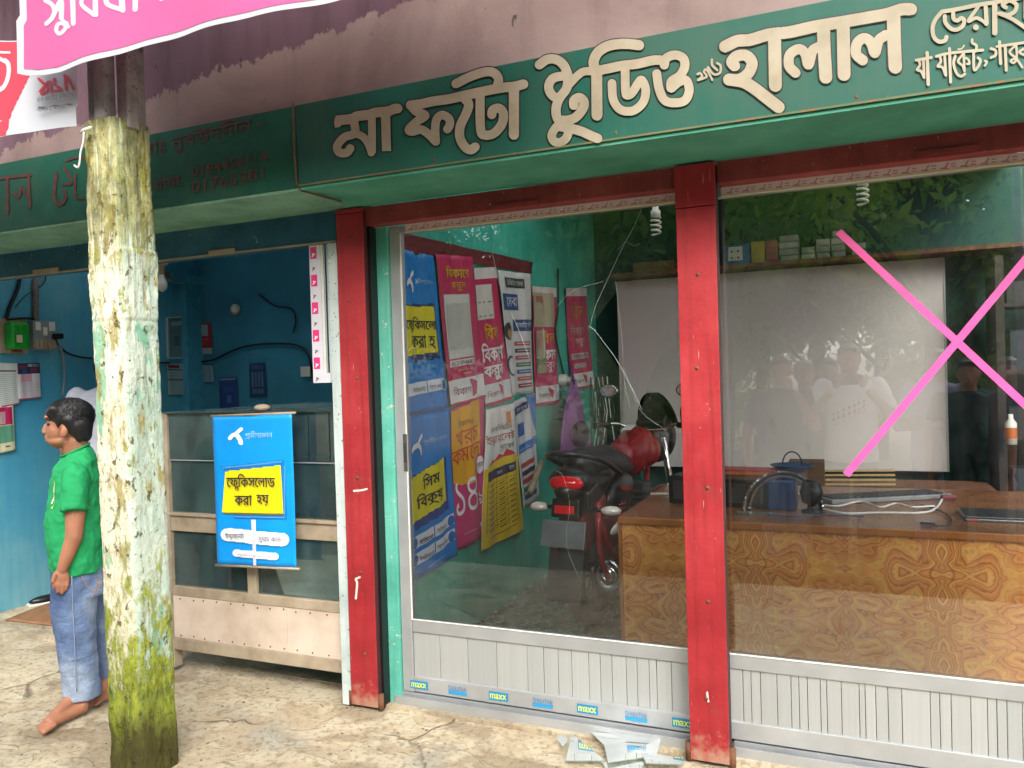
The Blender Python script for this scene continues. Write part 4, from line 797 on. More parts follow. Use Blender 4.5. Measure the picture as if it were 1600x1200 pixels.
cable([(86,524),(94,540),(99,560),(101,590),(98,618)], XW+.03, .007, 'grey cable hanging from the switchboard behind the boy', M['grey']); cable([(84,525),(100,548),(125,558),(160,561),(230,566),(265,567)], XW+.02, .008, 'black cable clipped along the blue wall', M['black'])
cable([(33,420),(28,450),(15,480),(10,498)], XW+.02, .012, 'thick black cable dropping from the roof to the green meter', M['black']); cable([(10,499),(40,497),(60,500)], XW+.02, .009, 'short black cable linking the meter and switchboard', M['black'])
cable([(64,415),(71,430),(66,445),(40,462),(24,480)], XW+.02, .004, 'thin black wire looping by the pale conduit', M['black'])
cable([(297,566),(330,563),(355,552),(385,541),(430,537),(465,540),(482,556),(490,600)], YW-.02, .009, 'black cable running across the back wall of the left shop', M['black'], 'Y')
cable([(405,460),(430,478),(455,482),(462,500),(458,520)], YW-.02, .007, 'dark cable sagging from the roof beam on the back wall', M['black'], 'Y')
single('conduit', MB().tube([PX(60,410,XW+.02), PX(60,432,XW+.02), PX(55,440,XW+.02), PX(56,500,XW+.02)], .02, 8), M['grey_pole'], 'pale plastic conduit rising from the switchboard', 'conduit')
single('door_mat', MB().grid(lambda u, v: (lambda p: (p[0], p[1], .006+.003*noise.noise(Vector((p[0]*6, p[1]*6, 0)))))(PZ(8,970,0)*(1-u)*(1-v)+PZ(100,935,0)*(1-u)*v+PZ(260,1000,0)*u*(1-v)+PZ(240,950,0)*u*v), 20, 12), plain('mat_brown', '#8a6242', .9, var=.15), 'flat brown mat lying on the floor behind the boy', 'mat', solid=.006)
sh = PZ(73,938,.02); shf = thing('black_shoe', 'black shoe with a white sole edge beside the blue wall', 'shoe', (sh[0], sh[1], 0)); dv = np.array([.35,.9,0]); sv = np.array([.9,-.35,0])
part(shf, 'sole', MB().obox(sh+np.array([0,0,-.012]), dv*.12, sv*.042, (0,0,.008)), M['white_pl'], .006); part(shf, 'upper', MB().ell(sh+np.array([0,0,.01]), (dv*.115, sv*.04, (0,0,.03))), M['black'])
#=================================================================== POSTERS ON THE PARTITION
XQ = XP+.012
def wposter(px, base, label, ph=0, off=0., name='hanging_poster'):
    return Poster(name, quadX(px, XQ+off), (1,0,0), base, label, 'poster', None, .006, .001, ph, .0026)
p = wposter([(622,362),(832,410),(832,428),(622,393)], '#6d2230', 'long maroon strip banner along the top of the poster wall', 1); p.done()
BL = '#0f7fd0'
def gp(px, top, label, ph, sim):
    p = wposter(px, BL, label, ph, .008)
    p.line([(.30,.13),(.24,.15),(.21,.17)], .03, '#e8eef4'); p.line([(.20,.18),(.12,.19),(.08,.205)], .034, '#e8eef4'); p.line([(.21,.18),(.26,.21),(.27,.235)], .036, '#e8eef4')
    p.text('গ~ামীণেফান', .34,.155,.86,.20, '#9fd0f0', 2, 18)
    if sim:
        p.polys([[(.02,.37),(.84,.31),(.86,.66),(.10,.70)]], '#173f8a', 1); p.polys([[(.0,.38),(.78,.31),(.80,.60),(.02,.65)]], '#e3d61c', 2)
        p.text('িসম', .28,.38,.62,.47, '#26262a', 3, 34, skew=-.02, bold=.022); p.text('িবক~য়', .14,.49,.70,.60, '#26262a', 3, 34, skew=-.02, bold=.022)
        for k in range(2):
            v = .74+.105*k; p.rect(.03,v,.46,v+.075,'#dfe4ee',1.5,-.02); p.rect(.48,v-.02,.95,v+.055,'#dfe4ee',1.5,-.02); p.circle(.06,v+.035,.07,.035,'#1766b4',2.2); p.circle(.88,v+.005,.07,.035,'#1766b4',2.2)
            p.text(['রিচাজ^','ইন্টারেনট'][k].replace('্',''), .16,v+.02,.44,v+.055, '#3a3d48', 3, 14); p.text(['ে{ফ|ল}িকসেলাড', 'স{ক|র}~যাচ কাড^'][k], .50,v,.78,v+.04, '#3a3d48', 3, 14)
        p.rect(.3,.955,.7,.965,'#5fa8dc',2,-.02)
    else:
        p.polys([[(.0,.33),(.86,.31),(.92,.66),(.16,.68)]], '#15306e', 1); p.polys([[(.0,.34),(.80,.33),(.84,.62),(.0,.64)]], '#e3d61c', 2)
        p.text('ে{ফ|ল}িকসেলা', .0,.40,.82,.50, '#26262a', 3, 34, bold=.02); p.text('করা হ', .16,.51,.74,.60, '#26262a', 3, 30, bold=.02)
        p.rect(.0,.81,.46,.885,'#dfe4ee',1.5,-.01); p.rect(.48,.80,.9,.875,'#dfe4ee',1.5,-.01); p.circle(.9,.835,.09,.042,'#e6ecf4',2.2); p.circle(.9,.835,.07,.034,'#1766b4',3)
        p.text('ইনটারেনট', .10,.83,.42,.865, '#3a3d48', 3, 14); p.text('সক~যাচ কাড^', .50,.825,.78,.86, '#3a3d48', 3, 14)
    p.rect(0,.985,1,1,'#0a5c9c',1); p.done()
gp([(625,389),(676,400),(703,638),(637,650)], 0, 'upper blue poster with a yellow panel, leftmost in the top row behind the glass', .5, False)
gp([(636,653),(704,638),(714,868),(645,910)], 0, 'lower blue poster with the yellow SIM panel, leftmost in the bottom row', 2, True)
PK = '#c42a62'
p = wposter([(678,397),(738,401),(758,620),(702,636)], PK, 'pink poster with a large pale square, second in the top row', 1.3, .004)
p.text('িবকােশ', .22,.07,.82,.15,'#d8b038',2,30,bold=.025); p.text('করুন', .34,.18,.68,.24,'#d8b038',2,24); p.rect(.13,.26,.80,.69,'#d9d9d2',1); p.rect(.19,.32,.74,.63,'#c4c5be',2)
p.rect(.13,.70,.80,.745,'#e6dcdc',1); p.text('01310946820', .18,.71,.76,.738,'#3a2f38',2,14); p.text('নামঃ মা ফেটা স্টুিডও'.replace('্',''), .3,.765,.72,.785,'#e2c07a',2,12); p.text('েপেমনট', .42,.79,.62,.806,'#e8d8dc',2,10)
p.rect(0,.83,1,.985,'#e2dfe0',1); p.text('িবকাশ', .15,.88,.58,.94,'#8a5568',2,20); p.polys([[(.56,.84),(.78,.87),(.70,.95),(.62,.93)],[(.60,.92),(.72,.95),(.60,.97)]], '#c03a68',2); p.rect(0,.985,1,1,'#b2244e',2); p.done()
def bkash(px, label, ph, paper, off=.0):
    p = wposter(px, PK, label, ph, off); p.rect(0,0,1,.08,'#d9d4d2',1)
    if paper == 1:
        p.rect(.02,.12,.62,.37,'#d7d3cc',1.5)
        for k in range(3):
            for j in range(2): p.rect(.08+.18*k,.24+.10*j,.18+.18*k,.25+.10*j,'#8d8a88',2.4)
        p.text('িবল', .22,.40,.76,.52,'#e0a82c',2,30,bold=.03); p.text('িবকাশ', .06,.54,.86,.68,'#ece4e6',2,34,bold=.03); p.text('করুন', .08,.71,.80,.82,'#ece4e6',2,30,bold=.03)
    elif paper == 2:
        p.text('িবল', .3,.36,.9,.48,'#e0a82c',2,26); p.text('িবকাশ', .2,.50,.93,.62,'#ece4e6',2,30,bold=.03); p.text('করুন', .3,.64,.85,.73,'#ece4e6',2,26)
        p.rect(.0,.05,.86,.34,'#b3a990',3); p.rect(.06,.37,.5,.73,'#a9a284',3); p.rect(.10,.39,.36,.52,'#b98a80',4); p.rect(.10,.60,.46,.66,'#7d8a5a',4); p.rect(.1,.08,.4,.13,'#b06a58',4)
    else:
        p.text('িবল', .22,.13,.70,.30,'#c8882c',2,26); p.text('িবকাশ', .16,.36,.70,.46,'#c9a8ae',2,26); p.text('করুন', .30,.50,.70,.58,'#d8c8cc',2,22); p.rect(.12,.64,.86,.70,'#b9a4aa',2); p.rect(.2,.74,.72,.79,'#b9a4aa',2)
        p.text('অযাপ িদেয়', .2,.65,.8,.69,'#7a3048',3,12)
    p.rect(0,.84,1,.975,'#dcdadc',1.2); p.text('িবকাশ', .14,.89,.55,.94,'#8a5568',2,16); p.polys([[(.50,.85),(.72,.885),(.66,.95),(.58,.93)]], '#c02a48',2); p.rect(0,.975,1,1,'#b2244e',2); p.done()
bkash([(739,419),(777,417),(799,624),(758,637)], 'pink bill payment poster with a white notice pasted over it, third in the top row', 2.2, 1)
p = wposter([(777,422),(828,428),(835,613),(800,618)], '#d3d4d6', 'white service poster with a ladder of coloured labels, fourth in the top row', .2, .003)
p.rect(.15,.05,.75,.13,'#3c4347',1); p.text('িডিজটাল েসবা', .2,.06,.7,.11,'#d0d4d4',2,16); p.rect(.03,.18,.55,.31,'#2b4f8c',1); p.text('েসবা', .1,.2,.5,.28,'#dfe4ee',2,16); p.circle(.12,.48,.14,.07,'#2a2d33',1); p.circle(.13,.50,.08,.04,'#b58a5c',2); p.circle(.1,.76,.14,.085,'#3a4658',1); p.circle(.1,.76,.10,.065,'#d3d4d6',2)
p.rect(.33,.385,1,.48,'#24497c',1); p.text('সরকাির ফিস', .4,.40,.95,.45,'#cfd8e6',2,14)
for k, c in enumerate(['#b5423a','#4a2a4a','#b0404a','#187a4c','#2b66a4','#c4542c','#8c2834']): v = .565+.058*k; p.rect(.34,v,.88,v+.034,c,1); p.rect(.40,v+.012,.8,v+.020,'#d8c8c8',2)
p.done()
bkash([(829,447),(868,450),(874,629),(836,635)], 'pink bill payment poster half covered by tan papers, fifth in the top row', .9, 2)
bkash([(883,450),(917,450),(927,604),(891,611)], 'dark pink bill payment poster hanging last in the row near the corner', 1.9, 3)
p = wposter([(704,641),(757,618),(765,835),(714,862)], '#d02c74', 'yellow and pink poster with big white numerals, second in the bottom row', 2.6, .006)
p.polys([[(0,.02),(.8,.0),(.84,.34),(.80,.5),(.55,.57),(.25,.56),(0,.52)]], '#e0a414', 1); p.text('িবকাশ-এ', .2,.10,.6,.15,'#7a4a2a',2,16); p.text('খরচ', .12,.17,.74,.28,'#c8362c',2,30); p.text('কমেলা', .0,.29,.86,.40,'#c8362c',2,30)
p.text('১৪', .04,.52,.62,.76,'#ece6ee',2,44); p.text('.৯০', .64,.66,.98,.75,'#ece6ee',2,22); p.circle(.76,.47,.14,.075,'#d0286a',2); p.circle(.76,.47,.12,.062,'#eee4e8',3); p.text('হাজাের', .66,.45,.86,.49,'#8a2450',4,12)
p.rect(.2,.9,.55,.905,'#e8a8c4',2); p.polys([[(.7,.88),(.9,.9),(.8,.94)]], '#f0e0e8', 2); p.done()
p = wposter([(759,640),(802,630),(819,826),(751,861)], '#dcdcd8', 'white and yellow internet package poster with a price table, third in the bottom row', .1, .009)
p.polys([[(0,.44),(.2,.40),(.5,.385),(.8,.39),(1,.41),(1,1),(0,1)]], '#e8c81c', 1); p.polys([[(.08,.42),(.2,.38),(.3,.39),(.42,.35),(.55,.37),(.65,.33),(.8,.36),(.9,.385),(.5,.385),(.2,.41)]], '#c8283c', 1.5); p.rect(.68,.05,.8,.14,'#d8781c',2)
p.text('আনিলিমেটড', .12,.13,.82,.18,'#2c2430',2,18); p.text('ই{ন|ট}ারেনট', .0,.19,.90,.28,'#a82440',2,30); p.text('প~যােকজ', .45,.29,.85,.34,'#2c2430',2,16)
p.rect(.08,.46,.9,.53,'#24284c',2,-.02); p.text('েময়াদ', .36,.475,.5,.505,'#d8d8e0',3,10); p.text('মূল~য', .68,.465,.8,.495,'#d8d8e0',3,10)
for k in range(9): v = .56+.04*k; p.rect(.08,v,.9,v+.004,'#8a7418',2,-.02)
for u in (.08,.36,.62,.89): p.rect(u,.50,u+.012,.9,'#8a7418',2)
for k in range(9):
    for u in (.16,.42,.68): p.rect(u,.572+.04*k,u+.14,.580+.04*k,'#4a4018',2.5,-.01)
p.rect(.2,.94,.8,.947,'#8a7418',2,-.02); p.done()
p = wposter([(800,628),(835,614),(843,776),(817,795)], '#cfd2d6', 'blue and white service poster behind the yellow one, last in the bottom row', 1.1, .004)
p.polys([[(.55,0),(1,0),(1,.38),(.75,.2)]], '#1f74c4', 1); p.rect(.0,.06,.6,.13,'#24386c',2,-.02); p.text('হাত বাড়ান', .08,.07,.55,.115,'#d8dce8',3,12); p.rect(.1,.22,.42,.34,'#1f5fa8',2); p.rect(.05,.42,1,.50,'#1f74c4',2,-.02); p.text('অনলাইন েসবা', .1,.44,.9,.48,'#d8dce8',3,12)
for k, c in enumerate(['#b5423a','#3a2a3a','#a8404a','#187a5c','#2b567c']): v = .60+.075*k; p.rect(.12,v,.85,v+.045,c,2,-.02)
p.done()
single('paper_roll', MB().cyl(PX(828,770,XQ+.05), PX(846,722,XQ+.06), .022, .02), M['rail_wood'], 'rolled paper leaning on the teal wall under the last posters', 'paper roll')
#=================================================================== STUDIO FURNITURE
ZD = .77; YK = 3.80
dk_ = thing('office_desk', 'long desk faced with glossy burl wood veneer behind the glass', 'desk', (0, YK, .035))
part(dk_, 'front_panel', MB().box(-1.025, 1.88, YK+.02, YK+.04, .036, ZD-.034), M['veneer']); part(dk_, 'end_panel', MB().box(-1.045, -1.026, YK+.02, YK+1.2, .036, ZD-.034), M['veneer']); part(dk_, 'edge_strip', MB().box(-1.06, 1.88, YK, YK+.015, ZD-.032, ZD), M['desk_edge'], .003)
part(dk_, 'edge_strip', MB().box(-1.062, -1.046, YK+.012, YK+.019, .036, ZD-.034), M['desk_edge']); part(dk_, 'desk_top', MB().box(-1.06, 1.88, YK+.016, YK+1.25, ZD-.032, ZD), M['desk_top'], .002)
def D(px, py, z=ZD): return PZ(px, py, z)
def flatbox(a, b, dep, z0, z1, mb=None):
    """box whose front bottom edge runs a-b on the desk"""
    a, b = np.array(a), np.array(b); d = b-a; d[2] = 0; L_ = np.linalg.norm(d); d /= L_; n_ = np.array([-d[1], d[0], 0])
    if n_[1] < 0: n_ = -n_
    c = (a+b)/2+n_*dep/2; c[2] = (z0+z1)/2; return (mb or MB()).obox(c, d*L_/2, n_*dep/2, (0,0,(z1-z0)/2))
a, b, c = D(1045,786), D(1198,797), D(1243,799)
rd_ = thing('black_radio', 'long black music player with a blue end standing on the desk behind the post', 'radio', (a+c)/2)
part(rd_, 'body', flatbox(a, b, .16, ZD, ZD+.15), M['black'], .006); part(rd_, 'blue_end', flatbox(b+(c-b)*.02, c, .16, ZD, ZD+.155), plain('blue_plastic', '#24406e', .4), .012)
u_ = (b-a); 
for f0, f1 in ((.05,.4),(.52,.8),(.82,.97)):
    q0, q1 = a+u_*f0, a+u_*f1; q0[1] -= .004; q1[1] -= .004; part(rd_, 'speaker_grille', flatbox(q0, q1, .006, ZD+.025, ZD+.125), M['dark_grey'], .002)
bk_ = thing('red_book', 'red covered book with an orange edge lying on the black radio', 'book', D(1170,740,ZD+.15)); a, b = D(1120,741,ZD+.15), D(1212,744,ZD+.15)
part(bk_, 'pages', flatbox(a, b, .15, ZD+.152, ZD+.168), plain('orange', '#c4683a', .5)); part(bk_, 'cover', flatbox(a, b, .16, ZD+.169, ZD+.176), plain('book_red', '#9c3038', .4), .002)
a = D(1236,742,ZD+.155)+np.array([0,.12,0]); bw_ = thing('blue_bowl', 'small dark blue bowl with a wire handle on the radio end', 'bowl', a); part(bw_, 'bowl', MB().lathe(a, (0,0,1), [(0,.06),(.015,.07),(.035,.11),(.040,.115),(.036,.10),(.02,.06),(.02,0)]), plain('bowl_blue', '#2a4468', .5))
part(bw_, 'handle', MB().tube([a+np.array((.05*math.cos(t), 0, .04+.07*math.sin(t))) for t in np.linspace(0, math.pi, 9)], .004, 6), M['black'])
# clear visor arch and black headset behind it
a = D(1160,800); b = D(1288,800); cc = (a+b)/2; R2 = np.linalg.norm(b-a)/2; V = MB(); dr_ = (b-a)/np.linalg.norm(b-a)
V.grid(lambda u, v: cc+dr_*(R2*(1.0-.18*abs(v-.5)*0-.25*v)*math.cos(math.pi*u))+np.array([0,.05*v,(R2*1.05-.25*R2*v)*math.sin(math.pi*u)]), 28, 3)
single('clear_visor', V, glass_mat('visor_glass', (.9,.93,.96,1), 3), 'clear curved plastic visor standing like an arch on the desk', 'visor', solid=.003)
a = D(1268,802)+np.array([0,.03,0]); single('webcam', MB().lathe(a, (0,0,1), [(0,.05),(.01,.05),(.02,.02),(.04,.02),(.05,.045),(.10,.055),(.15,.04),(.16,0)]), M['black'], 'round black gadget on a foot beside the visor', 'speaker')
kb = thing('keyboard', 'grey computer keyboard with dark keys lying behind the white cables', 'keyboard', D(1395,785)); A, B = D(1300,789)+np.array([0,0,0]), D(1488,779)
d = (B-A); L_ = np.linalg.norm(d); d /= L_; n_ = np.array([-d[1],d[0],0]); part(kb, 'base', MB().obox((A+B)/2+n_*.08+np.array([0,0,.013]), d*L_/2, n_*.08, (0,0,.012)), M['grey'], .005)
km = MB()
for r_ in range(5):
    for k in range(15): part(kb, 'key', MB().obox(A+d*(L_*(k+.8)/16.2)+n_*(.025+.028*r_)+np.array([0,0,.029]), d*L_/38, n_*.011, (0,0,.004)), M['dark_grey'])
def dcable(px, r, mat, lab, z=ZD+.006): single('usb_cable', MB().tube([D(a, b, z+.0)+np.array([0,0,r]) for a, b in smooth_line(px, 5)], r, 6), mat, lab, 'cable')
dcable([(1246,772),(1262,782),(1284,796),(1320,804),(1370,803),(1440,803),(1462,796),(1472,782)], .006, M['white_pl'], 'long white cable looping over the desk in front of the keyboard')
dcable([(1280,790),(1310,792),(1345,785),(1375,794),(1400,788),(1425,794),(1460,792)], .005, M['white_pl'], 'second white cable wavering just before the keyboard', ZD+.02)
dcable([(1440,790),(1470,800),(1486,812),(1480,822),(1462,823)], .004, M['dark_grey'], 'short dark cable curling beside the silver adapter'); dcable([(1198,805),(1240,808),(1290,806),(1350,808)], .004, plain('cable_blue', '#2c4a80', .5), 'blue cable lying along the desk front')
ad = D(1450,822); single('adapter', MB().obox(ad+np.array([0,.01,.012]), (.03,0,0), (0,.012,0), (0,0,.009)), M['steel'], 'small silver adapter near the desk edge', 'adapter', bevel=.003)
lp = thing('laptop', 'closed silver laptop with a red maker\'s badge at the right of the desk', 'laptop', D(1580,812)); A = D(1508,815); part(lp, 'base', MB().box(A[0], A[0]+.36, A[1], A[1]+.24, ZD, ZD+.014), M['steel'], .004); part(lp, 'lid', MB().box(A[0], A[0]+.36, A[1]+.002, A[1]+.24, ZD+.016, ZD+.024), plain('lid', '#45484e', .3, .5), .003)
part(lp, 'badge', MB().box(A[0]+.015, A[0]+.05, A[1]-.003, A[1]-.0005, ZD+.003, ZD+.012), PR('#a83440'))
single('stapler', MB().obox(D(1482,783)+np.array([0,0,.02]), (.035,.01,0), (-.004,.015,0), (0,0,.012)), plain('dark_red', '#6c2430', .4), 'small dark red mouse shaped gadget at the keyboard end', 'stapler', bevel=.005)
single('paper_slip', MB().obox(D(1030,772)+np.array([0,0,.003]), (.05,.01,0), (-.01,.03,0), (0,0,.001)), M['white_pl'], 'white paper slip on the desk corner near the motorcycle', 'paper')
single('glass_fragment', MB().obox(D(1180,803)+np.array([0,0,.005]), (.09,.0,0), (-.01,.03,0), (0,0,.002)), M['shard'], 'flat broken glass piece lying on the desk before the radio', 'glass shard')
# whiteboard, shelf and what stands on it
YWB = 6.62; tl, tr_, br_, bl_ = PY(960,440,YWB), PY(1473,402,YWB), PY(1476,737,YWB), PY(966,742,YWB)
wbx0, wbx1 = tl[0]+.02, tr_[0]; wz0, wz1 = br_[2], tr_[2]
wt = thing('whiteboard', 'large pale whiteboard mounted on the dark back wall', 'whiteboard', (0, YWB, wz0)); part(wt, 'board', MB().box(wbx0, wbx1, YWB, YWB+.02, wz0, wz1), M['whiteboard']); part(wt, 'right_frame', MB().box(wbx1+.001, wbx1+.012, YWB-.006, YWB+.024, wz0, wz1), M['alu'])
part(wt, 'loose_corner', MB().obox((wbx0+.10, YWB-.012, wz0+.55), (.07,0,.0), (0,.003,0), (.02,0,.38)), M['whiteboard'])
single('wall_shelf', MB().box(wbx0, 1.88, 6.40, 6.75, wz1+.012, wz1+.042), M['rust'], 'dark wooden shelf plank running above the whiteboard', 'shelf')
zs = wz1+.043
def onshelf(px0, px1, hpx, c, lab, name='box', yy=6.5, base=0, d=.18):
    x0, x1 = PY(px0, 400, yy)[0], PY(px1, 400, yy)[0]; h_ = hpx/1229*yy*1.05
    return single(name, MB().box(x0, x1, yy, yy+d, zs+base, zs+base+h_), plain('box_'+c, c, .5), lab, 'box', bevel=.004)
onshelf(988, 1053, 16, '#6f5a2a', 'long olive yellow carton on the shelf left of the red post')
o = onshelf(1132, 1171, 30, '#2a5a92', 'blue carton with a white socket picture on the shelf'); x0 = PY(1138,400,6.5)[0]; part(o, 'socket_picture', MB().box(x0, x0+.11, 6.496, 6.499, zs+.04, zs+.15), PR('#c9c8bc'))
for k in range(4): part(o, 'socket_hole', MB().box(x0+.02+.05*(k % 2), x0+.035+.05*(k % 2), 6.493, 6.4955, zs+.055+.05*(k//2), zs+.07+.05*(k//2)), M['black'])
onshelf(1174, 1195, 32, '#a08a34', 'yellow carton beside the blue one on the shelf'); onshelf(1197, 1215, 32, '#8f2f4c', 'pink carton in the middle of the shelf')
k = 0
for px0, lev in ((1218,4),(1252,2),(1276,3),(1300,4),(1332,2)):
    for j in range(lev):
        onshelf(px0+R_.uniform(-1,2), px0+(30 if px0 == 1218 else 21), 8.5, ['#8d928e','#9fa39c','#7f8583'][(j+k) % 3], ['bottom','second','third','top'][j]+' pale carton in the '+{1218:'leftmost tall',1252:'low second',1276:'middle',1300:'fourth, tall',1332:'rightmost low'}[px0]+' pile above the whiteboard', base=j*.052)['group'] = 'small pale cartons piled on the shelf'; k += 1
# things between whiteboard and desk
for k in range(4): single('wood_lath', MB().bar((-.2, 5.9+.03*k, .66+.028*k), (.30, 5.92+.03*k, .67+.028*k), .02, .012), plain('lath', '#b39a68', .6), ['lowest pale lath in the stack below the whiteboard','second lowest pale lath below the whiteboard','second highest pale lath below the whiteboard','topmost pale lath in the stack below the whiteboard'][k], 'lath')
single('low_cabinet', MB().box(-.9, .9, 5.6, 6.4, .035, .64), M['rust'], 'low dark cabinet standing under the whiteboard', 'cabinet', bevel=.004)
single('brown_carton', MB().box(*(lambda p_: (p_[0]-.12, p_[0]+.10, 5.5, 5.7, .64, .86))(PY(1262,735,5.5))), plain('carton_brown', '#5c4430', .8), 'brown carton behind the blue bowl under the whiteboard', 'box')
rk = thing('wooden_rack', 'dark wooden rack of odds and ends right of the whiteboard', 'rack', (1.25, 6.3, .035))
for x in (.95, 1.82): part(rk, 'upright', MB().box(x, x+.05, 6.2, 6.6, .036, 2.2), M['dark_wood'])
for z in (.5, .95, 1.4, 1.85): part(rk, 'shelf', MB().box(1.001, 1.819, 6.2, 6.6, z, z+.025), M['dark_wood'])
rc = ['#1f2c3a','#3c1e1e','#263020','#4a4232','#1c2024','#3a2418','#2a3238','#4a4028']
for i in range(16): 
    x = 1.02+.2*(i % 4)+R_.uniform(0,.03); z = (.525,.975,1.425,1.875)[i//4]; c = rc[(i*5) % 8]
    single('rack_box', MB().box(x, x+R_.uniform(.09,.16), 6.24, 6.45, z, z+R_.uniform(.1,.3)), plain('rk'+c, c, .6), ['first','second','third','fourth'][i % 4]+' dark packet from the left on the '+['lowest','second lowest','second highest','highest'][i//4]+' rack shelf', 'box', group='packets on the wooden rack')
bt_ = PY(1580,694,6.1); bo = thing('spray_bottle', 'slim bottle with an orange label right of the whiteboard', 'bottle', bt_); part(bo, 'bottle', MB().lathe(bt_, (0,0,1), [(0,.0),(0,.035),(.14,.035),(.17,.015),(.2,.015),(.2,0)]), M['white_pl']); part(bo, 'label', MB().lathe(bt_+np.array([0,0,.04]), (0,0,1), [(0,.0365),(.07,.0365)]), PR('#b8622c'))
# spiral bulbs
def cfl(loc, lab):
    t_ = thing('spiral_bulb', lab, 'light bulb', loc, 'spiral bulbs under the studio ceiling'); loc = np.array(loc)
    part(t_, 'base', MB().lathe(loc, (0,0,-1), [(0,0),(0,.018),(.03,.018),(.035,.028),(.07,.028),(.075,0)]), M['white_pl']); pts = [loc+np.array((.028*math.cos(t)*(1-.25*abs(t/22-.5)), .028*math.sin(t), -.075-.0045*t)) for t in np.linspace(0, 22, 90)]
    part(t_, 'spiral_tube', MB().tube(pts, .006, 6), M['white_pl']); part(t_, 'cord', MB().tube([loc, loc+np.array([0,0,2.95-loc[2]])], .003, 5), M['black'])
cfl(PY(1024,320,4.6), 'spiral bulb hanging left of the right red post'); cfl(PY(1347,268,4.6), 'spiral bulb hanging over the pink tape cross')
# purple bag, wires in the corner
bg_ = PX(897,652,XP+.12); bag = thing('purple_bag', 'purple plastic carrier bag hanging from the handlebar side wall', 'bag', bg_); bm = MB()
bm.grid(lambda u, v: bg_+np.array([.05*math.sin(6.283*u)*(.2+v*.9)*(1+.15*math.sin(u*31)), .38*math.cos(6.283*u)*(.10+.9*v**.8)*(1+.08*math.sin(u*23+v*5)), .27-.55*v+.02*math.sin(u*17)]), 36, 14)
part(bag, 'sack', bm, plain('purple_film', '#84408e', .35, var=.25, scale=20, bump=.6), solid=.001); part(bag, 'contents', MB().ell(bg_+np.array([.02,.03,-.14]), ((.055,0,0),(0,.22,0),(0,0,.12))), plain('dark_bundle', '#3a2444', .5)); part(bag, 'handle', MB().tube([bg_+np.array((0,.02,.27)), bg_+np.array((-.04,.05,.42))], .012, 6), plain('purple', '#6a2f72', .4))
for i in range(14):
    y0_ = 6.35+R_.uniform(-.1,.3); x_ = XP+.03+R_.uniform(0,.12); P = [(x_+R_.uniform(-.02,.02), y0_, 1.45), (x_+R_.uniform(-.03,.05), y0_+R_.uniform(-.08,.08), 1.15), (x_+R_.uniform(-.03,.06), y0_+R_.uniform(-.06,.06), .85), (x_, y0_, .55)]
    sm_ = [np.array(q_) for q_ in P]; single('hanging_wire', MB().tube(sm_, .005, 5), [M['black'], M['white_pl'], M['dark_grey']][i % 3], 'loose wire hanging in the studio corner behind the bag', 'wire', group='wires hanging in the studio corner')
cable([(872,420),(872,480),(868,520),(875,560),(885,600)], XP+.02, .008, 'black wire drooping down the teal wall between the last posters', M['black'])
single('wall_socket', MB().lathe(PX(876,595,XP), (1,0,0), [(0,.05),(.05,.05),(.05,.03),(.10,.03),(.10,0)]), M['white_pl'], 'round white lamp holder on the teal wall between the last two posters', 'lamp holder')
#=================================================================== MOTORCYCLE
HB = math.radians(7); O = np.array([-1.38, 4.38, .036]); FX = np.array([math.sin(HB), math.cos(HB), 0]); LY = np.array([-math.cos(HB), math.sin(HB), 0])
def W(x, y, z): return O+FX*x+LY*y+np.array([0,0,z])
def Wd(x, y, z): return FX*x+LY*y+np.array([0,0,z])
mc = thing('motorcycle', 'red and black motorcycle parked in the studio with its tail to the glass', 'motorcycle', O)
red = plain('bike_red', '#84121c', .3, var=.08, bump=0); blk = M['black']
def wheel(x, par_):
    w_ = part(mc, 'wheel', MB().lathe(W(x,-.035,.3), Wd(0,1,0), [(0,.18),(0,.235),(.07,.235),(.07,.18)], 32), M['steel'])
    part(w_, 'tyre', MB().lathe(W(x,-.055,.3), Wd(0,1,0), [(0,.236),(.0,.265),(.02,.292),(.055,.302),(.09,.292),(.11,.265),(.11,.236)], 36), M['rubber']); hb_ = MB().lathe(W(x,-.06,.3), Wd(0,1,0), [(0,0),(0,.06),(.12,.06),(.12,0)], 16)
    for k in range(5): t_ = 2*math.pi*k/5; hb_.bar(W(x+.05*math.cos(t_),0,.3+.05*math.sin(t_)), W(x+.2*math.cos(t_),0,.3+.2*math.sin(t_)), .03, .03, up=Wd(0,1,0))
    part(w_, 'hub', hb_, M['steel'])
wheel(0, mc); wheel(1.28, mc)
part(mc, 'rear_mudguard', MB().grid(lambda u, v: W(-.33*math.cos(u*2.1-.35)+.02, (v-.5)*.17, .32+.34*math.sin(u*2.1-.35)+.02-.03*(2*v-1)**2), 16, 6), blk, solid=.006)
part(mc, 'mud_flap', MB().obox(W(-.36,0,.36), Wd(.03,0,.14), Wd(0,.105,0), Wd(.006,0,0)), M['dark_grey'], .008); part(mc, 'number_plate', MB().obox(W(-.37,0,.585), Wd(.02,0,.07), Wd(0,.13,0), Wd(.004,0,0)), plain('plate', '#6c7276', .35), .004)
tl_ = part(mc, 'tail_light', MB().ell(W(-.30,0,.86), (Wd(.07,0,0), Wd(0,.105,0), Wd(.015,0,.055)), 20, 12), plain('lamp_red', '#c8101c', .12, bump=0)); part(tl_, 'housing', MB().ell(W(-.27,0,.87), (Wd(.08,0,0), Wd(0,.122,0), Wd(.01,0,.075)), 20, 12), blk)
part(mc, 'reflector', MB().obox(W(-.35,0,.715), Wd(.004,0,0), Wd(0,.06,0), Wd(.005,0,.022)), plain('reflector_red', '#d41820', .15, bump=0), .004); part(mc, 'plate_bracket', MB().obox(W(-.31,0,.72), Wd(.03,0,0), Wd(0,.085,0), Wd(.01,0,.05)), blk, .01)
